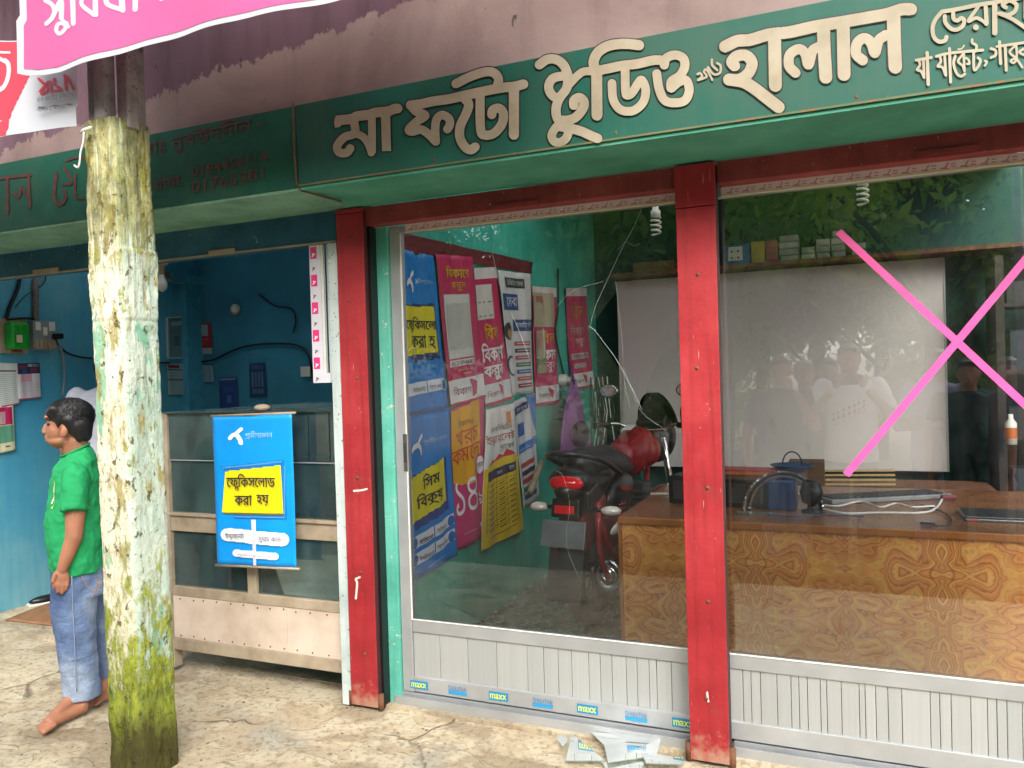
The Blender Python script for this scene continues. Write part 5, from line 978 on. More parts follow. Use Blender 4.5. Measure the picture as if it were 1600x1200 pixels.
part(mc, 'tail_cowl', MB().ell(W(-.05,0,.84), (Wd(.34,0,.03), Wd(0,.125,0), Wd(0,0,.10)), 20, 12), blk); part(mc, 'side_panel', MB().ell(W(.22,-.09,.72), (Wd(.20,0,.05), Wd(0,.05,0), Wd(-.03,0,.12)), 18, 10), blk); part(mc, 'side_panel', MB().ell(W(.22,.09,.72), (Wd(.20,0,.05), Wd(0,.05,0), Wd(-.03,0,.12)), 18, 10), blk)
part(mc, 'side_stripe', MB().obox(W(.20,-.146,.76), Wd(.10,0,-.02), Wd(0,.002,0), Wd(0,0,.012)), red)
sb_ = MB(); sb_.limb(W(-.12,0,.93), .105, W(.20,0,.90), .12).limb(W(.20,0,.90), .12, W(.48,0,.86), .085).limb(W(-.12,.03,.93), .08, W(-.12,-.03,.93), .08); so_ = part(mc, 'seat', sb_, plain('seat_vinyl', '#1c1c1f', .45))
rm = so_.modifiers.new('r', 'REMESH'); rm.mode = 'VOXEL'; rm.voxel_size = .012; rm.use_smooth_shade = True; s_ = so_.modifiers.new('s', 'SMOOTH'); s_.iterations = 12; s_.factor = .6
gr = [W(.10,-.15,.86), W(-.12,-.16,.95), W(-.28,-.13,1.0), W(-.36,-.05,1.02), W(-.36,.05,1.02), W(-.28,.13,1.0), W(-.12,.16,.95), W(.10,.15,.86)]; part(mc, 'grab_rail', MB().tube(smooth_line(gr, 4), .016, 8), blk)
tk = MB(); tk.limb(W(.50,0,.92), .105, W(.76,0,.96), .135).limb(W(.76,.05,.93), .115, W(.76,-.05,.93), .115).limb(W(.95,0,.94), .09, W(.6,0,.88), .11); to_ = part(mc, 'fuel_tank', tk, red); rm = to_.modifiers.new('r', 'REMESH'); rm.mode = 'VOXEL'; rm.voxel_size = .012; rm.use_smooth_shade = True; s_ = to_.modifiers.new('s', 'SMOOTH'); s_.iterations = 14; s_.factor = .6
part(mc, 'tank_sticker', MB().obox(W(.58,-.02,1.095), Wd(.05,0,.012), Wd(0,.03,0), Wd(0,0,.002)), M['white_pl'])
en = part(mc, 'engine', MB().obox(W(.62,0,.40), Wd(.19,0,0), Wd(0,.12,0), Wd(0,0,.13)), M['steel'], .03); part(en, 'cylinder_block', MB().obox(W(.72,0,.60), Wd(.07,0,0), Wd(0,.08,0), Wd(.02,0,.12)), M['dark_grey'], .01)
for k in range(5): part(en, 'cooling_fin', MB().obox(W(.70+.007*k,0,.53+.035*k), Wd(.085,0,0), Wd(0,.10,0), Wd(0,0,.006)), M['steel'])
fr_ = MB(); fr_.tube([W(1.0,0,.98), W(.62,0,.80), W(.15,0,.72), W(-.15,0,.80)], .022, 8).tube([W(.98,0,.92), W(.86,0,.4), W(.5,0,.26), W(.3,0,.30)], .018, 8); part(mc, 'frame', fr_, red)
for s_ in (-1, 1):
    part(mc, 'swing_arm', MB().bar(W(0,.10*s_,.3), W(.45,.09*s_,.36), .03, .045), red)
    sk = part(mc, 'shock_absorber', MB().cyl(W(.03,.13*s_,.33), W(.10,.12*s_,.52), .022), M['chrome']); part(sk, 'spring', MB().tube([W(.10+.05*t/38,(.12)*s_,.52+.17*t/38)+FX*.032*math.cos(t)+LY*.032*math.sin(t) for t in np.linspace(0,38,120)], .006, 5), red); part(sk, 'damper', MB().cyl(W(.10,.12*s_,.52), W(.15,.12*s_,.70), .018), M['dark_grey'])
    ind = part(mc, 'turn_signal', MB().ell(W(-.22,.22*s_,.70), (Wd(.045,0,0), Wd(0,.06,0), Wd(0,0,.028))), plain('indicator_lens', '#d8d4cc', .1, .2)); part(ind, 'stalk', MB().cyl(W(-.22,.10*s_,.71), W(-.22,.18*s_,.70), .012), blk)
    part(mc, 'fork', MB().cyl(W(1.28,.09*s_,.3), W(1.03,.09*s_,1.0), .022), M['chrome']); part(mc, 'foot_peg', MB().cyl(W(.3,.12*s_,.38), W(.3,.26*s_,.36), .014), M['rubber'])
    mr = part(mc, 'mirror', MB().ell(W(.98,.28*s_,1.32), (Wd(.012,0,0), Wd(0,.075,.0), Wd(.0,0,.05)), 18, 10), blk); part(mr, 'mirror_glass', MB().ell(W(.972,.28*s_,1.32), (Wd(.008,0,0), Wd(0,.068,0), Wd(0,0,.044)), 18, 10), M['chrome']); part(mr, 'mirror_stem', MB().tube([W(.93,.26*s_,1.08), W(.97,.24*s_,1.18), W(.985,.27*s_,1.28)], .007, 6), blk)
    part(mc, 'grip', MB().cyl(W(.90,.24*s_,1.09), W(.86,.36*s_,1.08), .02), M['rubber'])
part(mc, 'handlebar', MB().tube(smooth_line([W(.90,.27,1.09), W(.94,.20,1.09), W(1.0,.10,1.05), W(1.0,-.10,1.05), W(.94,-.20,1.09), W(.90,-.27,1.09)], 4), .012, 8), M['chrome'])
part(mc, 'front_mudguard', MB().grid(lambda u, v: W(1.28+.33*math.cos(u*2.4+.4), (v-.5)*.14, .3+.33*math.sin(u*2.4+.4)-.02*(2*v-1)**2), 14, 4), red, solid=.006)
fa = part(mc, 'headlight_cowl', MB().ell(W(1.14,0,.98), (Wd(.14,0,-.03), Wd(0,.14,0), Wd(.05,0,.17)), 20, 12), blk); part(fa, 'headlight', MB().ell(W(1.24,0,.95), (Wd(.06,0,0), Wd(0,.1,0), Wd(0,0,.09))), M['chrome']); part(fa, 'windscreen', MB().grid(lambda u, v: W(1.18-.10*v+.08*math.cos((u-.5)*2.8), .15*math.sin((u-.5)*2.8)*math.sqrt(max(.02,1-.92*v*v)), 1.06+.24*v), 16, 12), glass_mat('smoke_screen', (.25,.28,.27,1), 2.5), solid=.004)
part(mc, 'instrument_panel', MB().obox(W(1.06,0,1.10), Wd(.05,0,.03), Wd(0,.10,0), Wd(-.015,0,.03)), blk, .015)
ex = part(mc, 'exhaust', MB().lathe(W(.35,-.17,.30), Wd(-.62,-.02,.05), [(0,.0),(0,.03),(.08,.055),(.55,.062),(.58,.055)], 20), M['dark_grey'])
part(ex, 'exhaust_tip', MB().lathe(W(-.21,-.19,.345), Wd(-1,-.02,.06), [(-.02,.066),(.0,.086),(.015,.086),(.02,.072),(.008,.055),(.014,.042),(.03,.034),(.03,.014),(.0,.014)], 24), M['chrome']); part(ex, 'heat_shield', MB().lathe(W(.30,-.175,.305), Wd(-.62,-.02,.05), [(.1,.066),(.42,.066)], 20), M['chrome']); part(ex, 'header_pipe', MB().tube([W(.36,-.17,.30), W(.6,-.16,.24), W(.85,-.08,.3), W(.86,-.04,.5)], .022, 8), M['steel'])
part(mc, 'crash_bar', MB().tube(smooth_line([W(-.28,-.17,.70), W(-.30,-.19,.45), W(-.10,-.20,.22), W(.2,-.18,.26)], 4), .016, 8), red); part(mc, 'crash_bar', MB().tube(smooth_line([W(-.20,-.13,.74), W(-.16,-.17,.5), W(.05,-.18,.33)], 4), .016, 8), red)
part(mc, 'side_skirt', MB().obox(W(-.06,-.13,.50), Wd(.13,0,.03), Wd(.0,.012,0), Wd(-.02,0,.15)), plain('skirt_red', '#6e1c24', .4), .01); part(mc, 'side_skirt', MB().obox(W(-.30,.06,.42), Wd(.05,0,.0), Wd(.0,.012,0), Wd(.02,0,.2)), plain('skirt_red2', '#6e1c24', .4), .01); part(mc, 'wheel_guard', MB().lathe(W(0,-.13,.3), Wd(0,-1,0), [(0,.17),(.012,.16),(.018,.10),(.012,.05),(0,.04)], 24), M['steel']); part(mc, 'chain_cover', MB().obox(W(.2,-.12,.33), Wd(.26,0,.02), Wd(0,.012,0), Wd(0,0,.05)), plain('maroon_cover', '#5c1a20', .5), .01); part(mc, 'inner_mudguard', MB().obox(W(-.14,-.02,.62), Wd(.16,0,.05), Wd(0,.08,0), Wd(-.02,0,.10)), plain('dusty_red', '#6c2428', .6), .02); part(mc, 'tail_cover', MB().obox(W(-.16,-.10,.79), Wd(.18,.03,.03), Wd(0,.02,0), Wd(0,0,.06)), blk, .015)
ref_ = part(mc, 'reflection_oval', MB().ell(W(-.05,-.215,.60), (Wd(.18,0,.02), Wd(0,.012,0), Wd(0,0,.035)), 20, 8), M['white_pl']); part(mc, 'side_rail', MB().tube([W(.15,-.2,.62), W(.12,-.2,.42), W(.05,-.2,.3)], .01, 6), M['chrome'])  # white oval solid standing in for a reflection on the bike side
#=================================================================== GLASS SHARDS ON THE GROUND
def shard(px, lab, z=.014, tilt=0):
    P = [PZ(a, b, z) for a, b in px]; mb = MB(); n_ = len(P); th = .004
    for i, p_ in enumerate(P): p_[2] = z+gz(p_[0], p_[1])*0+tilt*(i % 2)
    mb.add([*P, *[p_+np.array([0,0,th]) for p_ in P]], [tuple(range(n_))[::-1], tuple(range(n_, 2*n_))]+[(i, (i+1) % n_, n_+(i+1) % n_, n_+i) for i in range(n_)]); return single('glass_shard', mb, M['shard'], lab, 'glass shard')
shard([(870,1155),(884,1147),(886,1160),(880,1168)], 'tiny pointed glass shard at the left end of the broken glass'); shard([(893,1148),(946,1190),(884,1190)], 'triangular glass shard on the ground before the left door'); shard([(923,1145),(1034,1156),(1026,1182),(950,1195),(944,1165)], 'largest broken glass pane lying on the ground', .02, .006)
shard([(1002,1178),(1070,1186),(1068,1196),(1010,1194)], 'long glass shard lying close to the right red post', .026); shard([(886,1160),(895,1157),(897,1161)], 'splinter of glass between the two leftmost shards'); shard([(940,1192),(1010,1190),(1000,1206),(950,1206)], 'glass shard at the very bottom under the largest pane', .012)
for i in range(24):
    x, y = R_.uniform(870,1075), R_.uniform(1150,1198); s_ = R_.uniform(1.5,4); shard([(x,y),(x+s_,y+R_.uniform(-1,1)),(x+s_*.5,y+s_*.6)], 'crumb of broken glass scattered below the left door')
for o in bpy.data.objects:
    if o.get('label', '').startswith('crumb of'): o['group'] = 'crumbs of broken glass'
#=================================================================== PEOPLE
def remesh(o, vox, it=6, fac=.5, disp=0, dscale=.1):
    m = o.modifiers.new('r', 'REMESH'); m.mode = 'VOXEL'; m.voxel_size = vox; m.use_smooth_shade = True
    s = o.modifiers.new('s', 'SMOOTH'); s.iterations = it; s.factor = fac
    if disp:
        tx = bpy.data.textures.new('fold', 'CLOUDS'); tx.noise_scale = dscale; d_ = o.modifiers.new('d', 'DISPLACE'); d_.texture = tx; d_.strength = disp; d_.mid_level = .5; d_.texture_coords = 'LOCAL'
    return o
def loft(mb, rings, n=24):                 # rings: centre, half-axis a, half-axis b
    V = []
    for c, a, b in rings:
        for k in range(n): t = 2*math.pi*k/n; V.append(np.array(c)+np.array(a)*math.cos(t)+np.array(b)*math.sin(t))
    m = len(rings); return mb.add(V, [(i*n+k, i*n+(k+1) % n, (i+1)*n+(k+1) % n, (i+1)*n+k) for i in range(m-1) for k in range(n)]+[tuple(range(n))[::-1], tuple(range((m-1)*n, m*n))])
hair = NT('black_hair'); hn = hair.noise(1, 5, .6, vec=hair.mapping((220, 220, 30))); hair.bump(hn, .8, .004); hairm = hair.fin(hair.ramp(hn, [(.3, '#0b0b0d'), (.7, '#1e1d20')]), .42, 0, .5)
def denim_mat():
    t = NT('faded_denim'); n = t.noise(3.2, 4, .5, vec=t.mapping((1.2,1.2,.7))); f_ = t.noise(160, 2); w_ = t.noise(9, 5, .6, vec=t.mapping((1,1,2.2)), dist=.8)
    c = t.ramp(n, [(.38, '#48597c'), (.5, '#6a7fa2'), (.60, '#93a3bb'), (.7, '#aab6c6')]); c = t.mix(t.ramp(f_, [(.35, .25), (.6, 0.)]), c, '#3a4866'); t.bump(t.math('ADD', w_, t.math('MULTIPLY', f_, .15)), .55, .02); return t.fin(c, .85, 0, .15)
denim = denim_mat()
def cloth(name, c): 
    t = NT(name); w_ = t.noise(7, 4, .55, dist=1.2); f_ = t.noise(220, 2); t.bump(t.math('ADD', w_, t.math('MULTIPLY', f_, .12)), .5, .022); return t.fin(t.mix(t.ramp(w_, [(.3, .12), (.6, 0.)]), c, '#000000'), .8, 0, .15)
# ---- the boy
BB = np.array([-3.33, 2.60, 0.]); BF = np.array([-.616, -.788, 0.]); BC = np.array([.788, -.616, 0.])
def B(px, py, b=0.):
    d = ray(px, py); t = ((BB-CAM)@BC+b)/(d@BC); return CAM+d*t
boy = thing('person', 'barefoot boy in a green T-shirt and faded jeans standing in profile by the mossy post', 'person', BB)
sk = MB(); ax = lambda a, b, z: (BF*a, BC*b, np.array([0,0,z]))
sk.ell(B(109,656), ax(.094,.074,.098), 20, 14).ell(B(89,672), ax(.048,.055,.062), 16, 10).ell(B(93,688), ax(.050,.050,.030), 16, 10).limb(B(84,693), .017, B(90,694), .022)
sk.limb(B(71,664), .007, B(68,673.5), .0088).limb(B(68,676,.010), .006, B(68,676,-.010), .006).limb(B(71.5,683.5,.012), .0062, B(71.5,683.5,-.012), .0062).limb(B(73,688.5,.010), .0065, B(73,688.5,-.010), .0065).limb(B(73,652,.03), .012, B(73,652,-.03), .012)
sk.ell(B(100,676,.072), (BF*.018+np.array([0,0,-.006]), BC*.008, np.array([0,0,.024])), 12, 8).ell(B(100,676,-.072), (BF*.018, BC*.008, np.array([0,0,.028])), 12, 8)
sk.limb(B(116,688), .058, B(121,714), .050).limb(B(120,734,.05), .045, B(120,734,-.05), .045)
SH, EL, WR = B(118,752,.135), B(116,838,.175), B(98,888,.165)
sk.limb(SH, .048, B(118,795,.165), .044).limb(B(118,795,.165), .043, EL, .037).limb(EL, .036, B(106,866,.17), .031).limb(B(106,866,.17), .031, WR, .0235)
sk.ell(B(96,902,.165), (BF*.034+np.array([0,0,.006]), BC*.017, np.array([0,0,.040])), 14, 10)
for k, (a0, a1, ln) in enumerate(((85,84,918),(91,90,925),(98,97,927),(105,103,922))):
    b_ = .172-.002*k; sk.limb(B(a0+1,905,b_), .0092, B(a0,914,b_+.006), .0085, 8).limb(B(a0,914,b_+.006), .0085, B(a1,ln,b_-.002), .0072, 8)
sk.limb(B(86,898,.178), .011, B(82,909,.182), .0085, 8)
sk.limb(B(118,752,-.135), .048, B(122,838,-.19), .036).limb(B(122,838,-.19), .036, B(112,888,-.17), .024).limb(B(112,888,-.17), .024, B(108,915,-.17), .03)
def foot(heel, ball, toe, mb, ank, side):
    heel, ball, toe = map(np.array, (heel, ball, toe)); s = np.cross(toe-heel, (0,0,1)); s /= np.linalg.norm(s); d = (toe-heel)/np.linalg.norm(toe-heel)
    mb.limb(ank, .036, heel+np.array([0,0,.012]), .030).limb(heel, .028, ball+s*.014, .022).limb(heel, .026, ball-s*.016, .020).limb(ank, .034, ball+np.array([0,0,.010]), .022)
    for k in range(5):
        o_ = s*side*(.041-.0205*k); ln = (.052,.050,.042,.034,.024)[k]; r_ = (.0125,.0095,.009,.0085,.008)[k]; mb.limb(ball+o_*.8+d*.0+np.array([0,0,-.004]), r_*1.15, ball+o_+d*ln+np.array([0,0,-.010]), r_, 8)
foot(PZ(128,1106,.030), PZ(77,1129,.027), PZ(54,1141,.02), sk, B(121,1084,.08), -1)
foot(PZ(188,1076,.030), PZ(150,1092,.026), PZ(138,1098,.02), sk, B(178,1050,-.09), 1)
sk.limb(B(121,1084,.08), .034, B(118,1040,.08), .04).limb(B(178,1050,-.09), .034, B(172,1000,-.09), .04)
remesh(part(boy, 'body', sk, M['skin']), .0045, 5)
hr = MB(); hr.ell(B(110,647), ax(.104,.084,.078), 20, 12).ell(B(127,662), ax(.052,.080,.078), 18, 12).ell(B(130,678), ax(.040,.064,.044), 14, 10)
for b_ in (-.055,-.035,-.015,.005,.025,.045,.06): hr.limb(B(84,640,b_), .026, B(70.5+abs(b_)*60,648+4*math.sin(b_*90),b_), .009, 10)
for b_ in (-1, 1): hr.limb(B(90,650,b_*.062), .018, B(90,668,b_*.070), .007, 10).limb(B(108,656,b_*.066), .03, B(112,676,b_*.072), .014).limb(B(120,665,b_*.06), .03, B(124,686,b_*.055), .018)
remesh(part(boy, 'hair', hr, hairm), .006, 14, .6)
hs_ = MB(); hc = B(110,650); rr_ = np.random.default_rng(3); crown_ = np.array([-.5,0,.85])
for k in range(3600):
    v_ = rr_.normal(0,1,3); v_ /= np.linalg.norm(v_)
    if v_[2] < -.62 or (v_[0] > .15 and v_[2] < .12+.35*v_[0]) or (v_[2] < -.1 and v_[0] > -.25): continue
    p_ = v_*np.array([.101,.082,.084]); nn_ = v_/np.array([.101,.082,.084]); nn_ /= np.linalg.norm(nn_); tg_ = v_-crown_+rr_.normal(0,.12,3); tg_ -= nn_*(tg_@nn_); tg_ /= np.linalg.norm(tg_)+1e-9; ln_ = rr_.uniform(.018,.034); sd_ = np.cross(nn_, tg_)*.0011
    q0, q1, q2 = p_+nn_*.001, p_+tg_*ln_*.55+nn_*.0045, p_+tg_*ln_-nn_*(.002+ln_*.10); w3 = lambda a: hc+BF*a[0]+BC*a[1]+np.array([0,0,a[2]])
    hs_.add([w3(q0-sd_), w3(q0+sd_), w3(q1+sd_), w3(q1-sd_), w3(q2)], [(0,1,2,3),(3,2,4)])
part(boy, 'hair_strands', hs_, hairm, kind='stuff')
ey = MB()
for b_ in (-1, 1): ey.ell(B(75.5,663,b_*.033), ax(.008,.011,.005), 10, 8)
part(boy, 'eyes', ey, M['black']); eb = MB()
for b_ in (-1, 1): eb.tube([B(70,655,b_*.022), B(72,653,b_*.036), B(79,655,b_*.052)], [.003,.0045,.002], 6)
part(boy, 'eyebrows', eb, hairm)
green = cloth('green_jersey', '#27965c'); st = MB()
def ring(px, py, ra, rb, b=0): return (B(px, py, b), BF*ra, BC*rb)
def tring(px, py, ra, rb, dz): return (B(px, py, 0), BF*ra+np.array([0,0,dz]), BC*rb)
loft(st, [tring(117,704,.060,.060,-.026), tring(118,711,.072,.092,-.026), tring(118,724,.090,.140,-.020), ring(119,745,.104,.158), ring(120,775,.116,.158), ring(119,815,.130,.160), ring(120,850,.126,.165), ring(124,889,.118,.168)])
st.limb(B(118,742,.125), .056, B(117,768,.165), .056)
sv = [(B(118,742,.13), .056), (B(116.5,775,.168), .056), (B(116,799,.182), .0555)]
d_ = sv[-1][0]-sv[0][0]; d_ /= np.linalg.norm(d_); a_ = np.cross(d_, BC); a_ /= np.linalg.norm(a_); c_ = np.cross(d_, a_); loft(st, [(p_, a_*r_, c_*r_) for p_, r_ in sv])
sv = [(B(118,742,-.13), .056), (B(118,799,-.19), .054)]; loft(st, [(p_, a_*r_, c_*r_) for p_, r_ in sv])
shirt = remesh(part(boy, 'tshirt', st, green), .006, 5, .5, .020, .065)
part(boy, 'collar', MB().tube([B(117,703,0)+BF*.060*math.cos(t)+BC*.060*math.sin(t)+np.array([0,0,-.026*math.cos(t)]) for t in np.linspace(0, 6.283, 25)], .006, 6), plain('collar_green', '#17834a', .8))
def shirt_print(strk, col, bb=.10):
    mbx = MB()
    for q in scan(strokes_polys(strk, nc=8), 16): mbx.add([B(a, b, bb) for a, b in q], [(0,3,2,1)])
    o = part(boy, 'shirt_print', mbx, PR(col)); m = o.modifiers.new('sw', 'SHRINKWRAP'); m.target = shirt; m.wrap_method = 'NEAREST_SURFACEPOINT'; m.wrap_mode = 'ABOVE_SURFACE'; m.offset = .003
shirt_print([([(140,789),(144,784),(143,791),(148,788),(151,784),(152,790),(157,787),(162,788)],1.6)], '#c9c232', .2)
shirt_print([([(72,754),(78,760),(80,775),(82,787),(74,793)],2.2)], '#d4cc34'); shirt_print([([(71,760),(74,768),(76,780),(72,786)],4)], '#e6e8e2')
jn = MB(); loft(jn, [ring(124,874,.118,.150), ring(126,900,.122,.158), ring(126,925,.118,.160)])
loft(jn, [ring(116,905,.095,.085,.075), ring(115,940,.096,.085,.08), ring(117,985,.088,.080,.085), ring(122,1030,.080,.076,.085), ring(130,1089,.078,.074,.085)])
loft(jn, [ring(138,905,.095,.085,-.075), ring(145,940,.092,.082,-.08), ring(155,985,.085,.078,-.085), ring(163,1020,.076,.072,-.09), ring(168,1060,.072,.070,-.095)])
remesh(part(boy, 'jeans', jn, denim), .006, 6, .5, .018, .075)
part(boy, 'seam', MB().tube([B(112+.17*(y-900)*.25, y, .168+.0*(y-900)) for y in range(900,1086,12)], .0022, 5), plain('seam', '#8a94ac', .8))
stc = MB()
for pts in ([(128,900),(135,915),(147,924),(152,918),(150,905)], [(158,900),(152,918),(146,932)]): stc.tube([B(a, b, .2) for a, b in smooth_line(pts, 3)], .0016, 4)
o = part(boy, 'pocket_stitching', stc, PR('#a8764a')); 
# ---- man in the white shirt, seen only past the post
def man(loc, ang, h, shirtc, trouc, label, pose='stand', vox=.014, hairc=True, beard=False):
    """ang: direction faced, 0 = +y; joints in a plain frame, x right of the person, y forward"""
    t_ = thing('person', label, 'person', loc); k = h/1.7; L0 = np.array(loc, float); c, s = math.cos(ang), math.sin(ang)
    def G(x, y, z): x, y, z = x*k, y*k, z*k; return L0+np.array([x*c-y*s, x*s+y*c, z])
    R0, F0 = np.array([c, s, 0])*k, np.array([-s, c, 0])*k; U0 = np.array([0,0,1.])*k
    b = MB(); b.ell(G(0,.0,1.60), (R0*.075, F0*.092, U0*.11), 16, 12).ell(G(0,.045,1.545), (R0*.052, F0*.05, U0*.055)).limb(G(0,.088,1.585), .010, G(0,.103,1.565), .012).limb(G(-.02,.09,1.535), .007, G(.02,.09,1.535), .007).limb(G(0,-.01,1.5), .056*k, G(0,-.01,1.42), .06*k)
    for sgn_ in (-1, 1): b.ell(G(sgn_*.078,-.005,1.59), (R0*.01, F0*.018, U0*.03))
    sleeves = []
    for sg in (-1, 1):
        S0 = G(sg*.19,-.01,1.40)
        if pose == 'photo': E0, W0, H0 = G(sg*.30,.12,1.16), G(sg*.13,.32,1.36), G(sg*.085,.345,1.44)
        elif pose == 'think' and sg > 0: E0, W0, H0 = G(sg*.24,.16,1.16), G(sg*.10,.18,1.42), G(sg*.05,.15,1.50)
        elif pose == 'cross': E0, W0, H0 = G(sg*.27,.05,1.12), G(-sg*.06,.20,1.16), G(-sg*.14,.18,1.18)
        else: E0, W0, H0 = G(sg*.27,-.02,1.10), G(sg*.27,.08,.86), G(sg*.27,.10,.78)
        b.limb(S0, .05*k, E0, .042*k).limb(E0, .040*k, W0, .028*k).ell(H0, (R0*.03, F0*.035, U0*.05), 10, 8); dd = H0-W0; dd = dd/np.linalg.norm(dd)
        for f_ in range(4): fb = H0+R0*(f_-1.5)*.018; b.limb(fb, .009*k, fb+(dd*.06+F0*.02-R0*sg*.01)*k, .0075*k, 6)
        b.limb(H0, .011*k, H0-R0*sg*.045+dd*.02, .009*k, 6); sleeves.append((S0, E0))
        b.limb(G(sg*.10,0,.12), .05*k, G(sg*.10,0,.5), .06*k).limb(G(sg*.10,-.04,.05), .04*k, G(sg*.10,.13,.03), .03*k)
    remesh(part(t_, 'body', b, M['skin']), vox*.7, 3)
    hh = MB(); hh.ell(G(0,-.018,1.635), (R0*.084, F0*.092, U0*.088), 16, 12).ell(G(0,-.05,1.585), (R0*.078, F0*.052, U0*.075), 14, 10).limb(G(-.045,.062,1.675), .02, G(.045,.062,1.675), .02)
    if beard: hh.ell(G(0,.045,1.515), (R0*.05, F0*.042, U0*.03))
    if hairc: remesh(part(t_, 'hair', hh, hairm), .010, 3, .5, .006, .03)
    s_ = MB(); rg = lambda z, a, bb, y=0: (G(0,y,z), R0*a, F0*bb); loft(s_, [rg(1.46,.07,.07), rg(1.43,.15,.09), rg(1.38,.21,.115), rg(1.25,.20,.13), rg(1.1,.185,.14,.015), rg(.98,.185,.145,.02), rg(.84,.195,.14)])
    for S0, E0 in sleeves: s_.limb(S0, .066*k, S0+(E0-S0)*.62, .062*k)
    so__ = remesh(part(t_, 'shirt', s_, cloth('cloth'+shirtc, shirtc)), vox, 4, .5, .02, .12)
    tr = MB(); loft(tr, [rg(.94,.165,.12), rg(.84,.18,.13), rg(.76,.18,.125)])
    for sg in (-1, 1): loft(tr, [(G(sg*.09,0,.84), R0*.092, F0*.11), (G(sg*.10,0,.5), R0*.075, F0*.085), (G(sg*.10,0,.10), R0*.065, F0*.075)])
    remesh(part(t_, 'trousers', tr, cloth('cloth'+trouc, trouc)), vox, 4, .5, .015, .1); t_['_k'] = k
    return t_, G, so__
w0 = PX(150,620,-4.55)
man((-4.62, 3.86, 0), math.radians(35), 1.74, '#b9bccb', '#2c3038', 'man in a white shirt standing behind the boy, hidden by the post', vox=.012)
ph, G, shp = man((.03, -.52, -.16), 0, 1.80, '#dfe0e6', '#3a3c42', 'photographer in a white T-shirt with coloured triangles holding up a phone, mirrored in the glass', 'photo')
single('phone', MB().box(-.09, .09, -.15, -.138, 1.34, 1.425), M['black'], 'black phone held sideways by the photographer mirrored in the glass', 'phone', bevel=.004)
for r_, c in enumerate(('#2c3444','#a83c48','#d8b83c')):
    tri = MB()
    for k in range(7):
        x = -.15+.045*k; z = 1.19-.035*r_+.018*k*.9; tri.add([G(x-.018,.2,z), G(x+.018,.2,z+.012), G(x+.002,.2,z+.03)], [(0,1,2)])
    o = part(ph, 'shirt_print', tri, PR(c)); m = o.modifiers.new('sw', 'SHRINKWRAP'); m.target = shp; m.offset = .004; m.wrap_mode = 'ABOVE_SURFACE'
def mir(px, py, d): return PY(px, py, 2*GL+d)[0]
man((mir(1218,520,.45), -.45, -.16), math.radians(-8), 1.72, '#26282c', '#7c8288', 'man in a black T-shirt with a hand at his chin, mirrored in the glass', 'think')
man((mir(1255,520,.85), -.85, -.16), math.radians(-5), 1.68, '#2c2e33', '#33363c', 'man half hidden behind the one in the black T-shirt', 'stand')
man((mir(1292,530,1.0), -1.0, -.16), math.radians(0), 1.70, '#a8946c', '#a8946c', 'bearded man in a long tan shirt behind the photographer', 'stand', beard=True)
man((mir(1462,510,.7), -.7, -.16), math.radians(12), 1.74, '#a9a0c0', '#a9a0c0', 'man in a lavender kurta with folded arms at the mirrored right', 'cross')
man((mir(1512,540,.5), -.5, -.16), math.radians(10), 1.66, '#1f2630', '#1c1e24', 'man in a dark striped shirt nearest the right of the mirrored group', 'stand')
man((mir(1575,560,.9), -.9, -.16), math.radians(15), 1.66, '#1b5a74', '#20242c', 'man in a teal shirt at the mirrored far right', 'stand')
#=================================================================== TREES ACROSS THE STREET (seen in the glass)
def leafmat(name, a, b_):
    t = NT(name); oi = t.n('ShaderNodeTexNoise', i_Scale=1.3, i_Detail=2.); t.fin(t.ramp(oi.outputs[0], [(.35, a), (.65, b_)]), .45, 0, .4); tr = t.n('ShaderNodeBsdfTranslucent'); tr.inputs[0].default_value = L(b_); m = t.n('ShaderNodeMixShader'); m.inputs[0].default_value = .5
    t.t.links.new(t.b.outputs[0], m.inputs[1]); t.t.links.new(tr.outputs[0], m.inputs[2]); t.t.links.new(m.outputs[0], t.t.nodes['Material Output'].inputs[0]); return t.mat
lm = [leafmat('leaf_dark', '#38622a', '#5a8f3a'), leafmat('leaf_mid', '#4f8036', '#80b048'), leafmat('leaf_pale', '#5f9038', '#9cbf48')]
bark = plain('bark', '#4a3d30', .9, var=.3, bump=.5)
rng = np.random.default_rng(5)
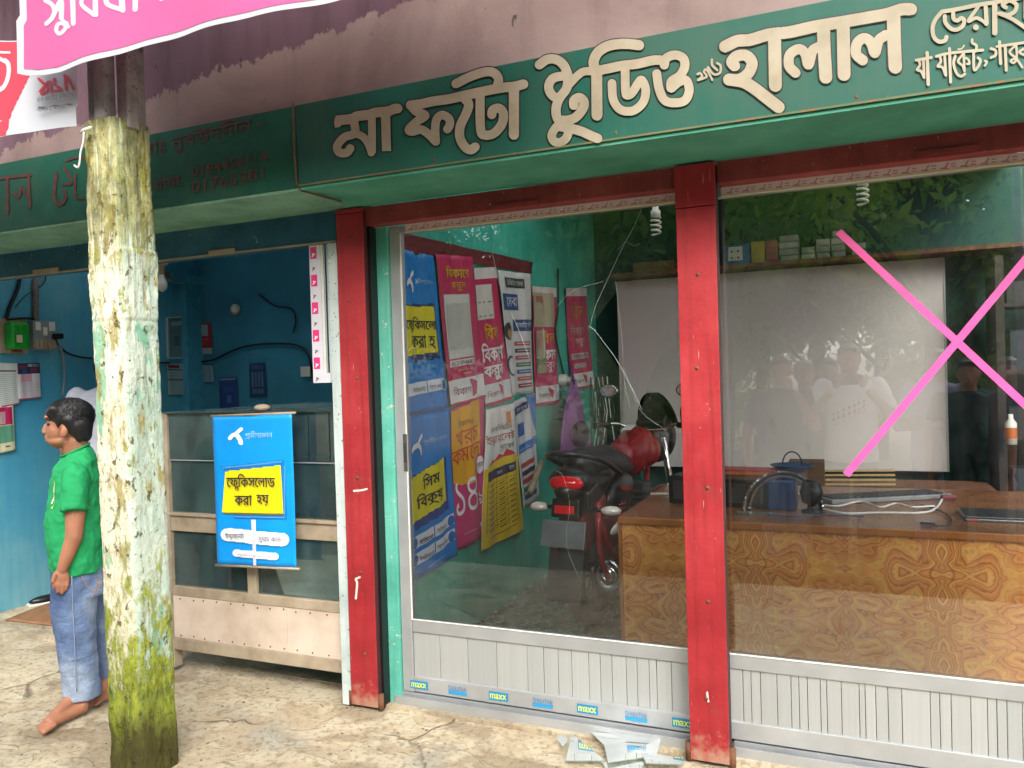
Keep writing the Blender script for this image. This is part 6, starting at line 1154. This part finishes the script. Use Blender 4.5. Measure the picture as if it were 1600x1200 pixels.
def tree(x, y, h, r, mat, label, n=6500, z0=.35):
    t_ = thing('broadleaf_tree', label, 'tree', (x, y, -.16)); tk_ = MB(); top = np.array([x+rng.normal(0,.3), y, h*.8]); tk_.tube(smooth_line([(x,y,-.2), (x+.1,y,h*.3), tuple(top)], 4), [.16-.012*i for i in range(9)], 8)
    C = []
    for k in range(16):
        a = rng.uniform(0, 6.283); z = rng.uniform(z0, 1)*h; rr = r*rng.uniform(.35,1)*(1.1-.5*abs(z/h-.55)); c = np.array([x+rr*math.cos(a), y+rr*math.sin(a)*.7, z]); C.append(c); s0 = np.array([x, y, max(.4, z*.6)]); tk_.tube([s0, (s0+c)/2+np.array([0,0,.1]), c], [.05,.035,.01], 5)
    part(t_, 'trunk', tk_, bark); C = np.array(C); ci = rng.integers(0, len(C), n); P = C[ci]+rng.normal(0, 1, (n,3))*np.array([.5,.5,.38])*r*.55; D1 = rng.normal(0,1,(n,3)); D1[:,2] -= .5; D1 /= np.linalg.norm(D1,axis=1)[:,None]; D2 = np.cross(D1, rng.normal(0,1,(n,3))); D2 /= np.linalg.norm(D2,axis=1)[:,None]
    n_big = int(n*.4); s = np.concatenate([rng.uniform(.08,.15,(n_big,1)), rng.uniform(.035,.08,(n-n_big,1))]); V = np.stack([P-D1*s, P+D2*s*.42, P+D1*s, P-D2*s*.42], 1).reshape(-1,3)-np.array([x,y,-.16]); me = bpy.data.meshes.new('crown'); me.vertices.add(len(V)); me.vertices.foreach_set('co', V.ravel()); me.loops.add(4*n); me.loops.foreach_set('vertex_index', np.arange(4*n)); me.polygons.add(n); me.polygons.foreach_set('loop_start', np.arange(n)*4); me.polygons.foreach_set('loop_total', np.full(n,4)); me.materials.append(mat); me.update()
    o = bpy.data.objects.new('crown', me); COL.objects.link(o); o.parent = t_
for i, (x, y, h, r, m_) in enumerate([(-6.2,-8.6,6.2,1.9,0),(-3.6,-8.0,6.6,1.9,0),(-1.5,-9.4,7.0,2.1,1),(.5,-8.6,6.0,1.8,0),(2.6,-7.6,5.0,1.5,1),(5.2,-9.0,5.6,1.9,0),(-2.6,-6.6,3.2,1.2,2),(1.6,-6.4,2.6,1.0,2),(7.8,-8.2,6.4,2.0,1),(-9,-8.5,6.5,2.1,0),(-5,-11.5,7.4,2.6,1),(-.6,-12,7.6,2.7,0),(3.8,-11.5,6.6,2.5,1)]):
    tree(x, y, h, r, lm[m_], ['tall dark tree far left across the street','tall dark tree second from the left across the street','tallest mid green tree behind the photographer','dark tree straight across from the right door','smaller mid green tree right of the photographer','dark tree across the street on the right','low pale green bush left of the photographer','low pale green bush right of the photographer','big green tree at the far right of the street','outermost dark tree at the far left','tall tree in the back row on the left','tall dark tree in the back row behind the photographer','tall tree in the back row on the right'][i], 26000 if h > 4 else 10000, .25 if h < 4 else .3)
tree(.9, -4.4, 5.2, 1.7, lm[2], 'pale leafy tree overhanging the street behind the photographer', 7000, .6); tree(-1.6, -4.9, 5.4, 1.6, lm[1], 'mid green tree overhanging the street left of the group', 7000, .58)
for i, (x, y) in enumerate(((1.05, .2), (1.9, -2.5))): single('bamboo_pole', MB().tube([(x,y,-.16),(x+.02,y,1.5),(x,y,3.4)], .03, 8), M['grey_pole'], ['pale upright pole at the street edge right of the group','second pale pole farther back on the street'][i], 'pole')
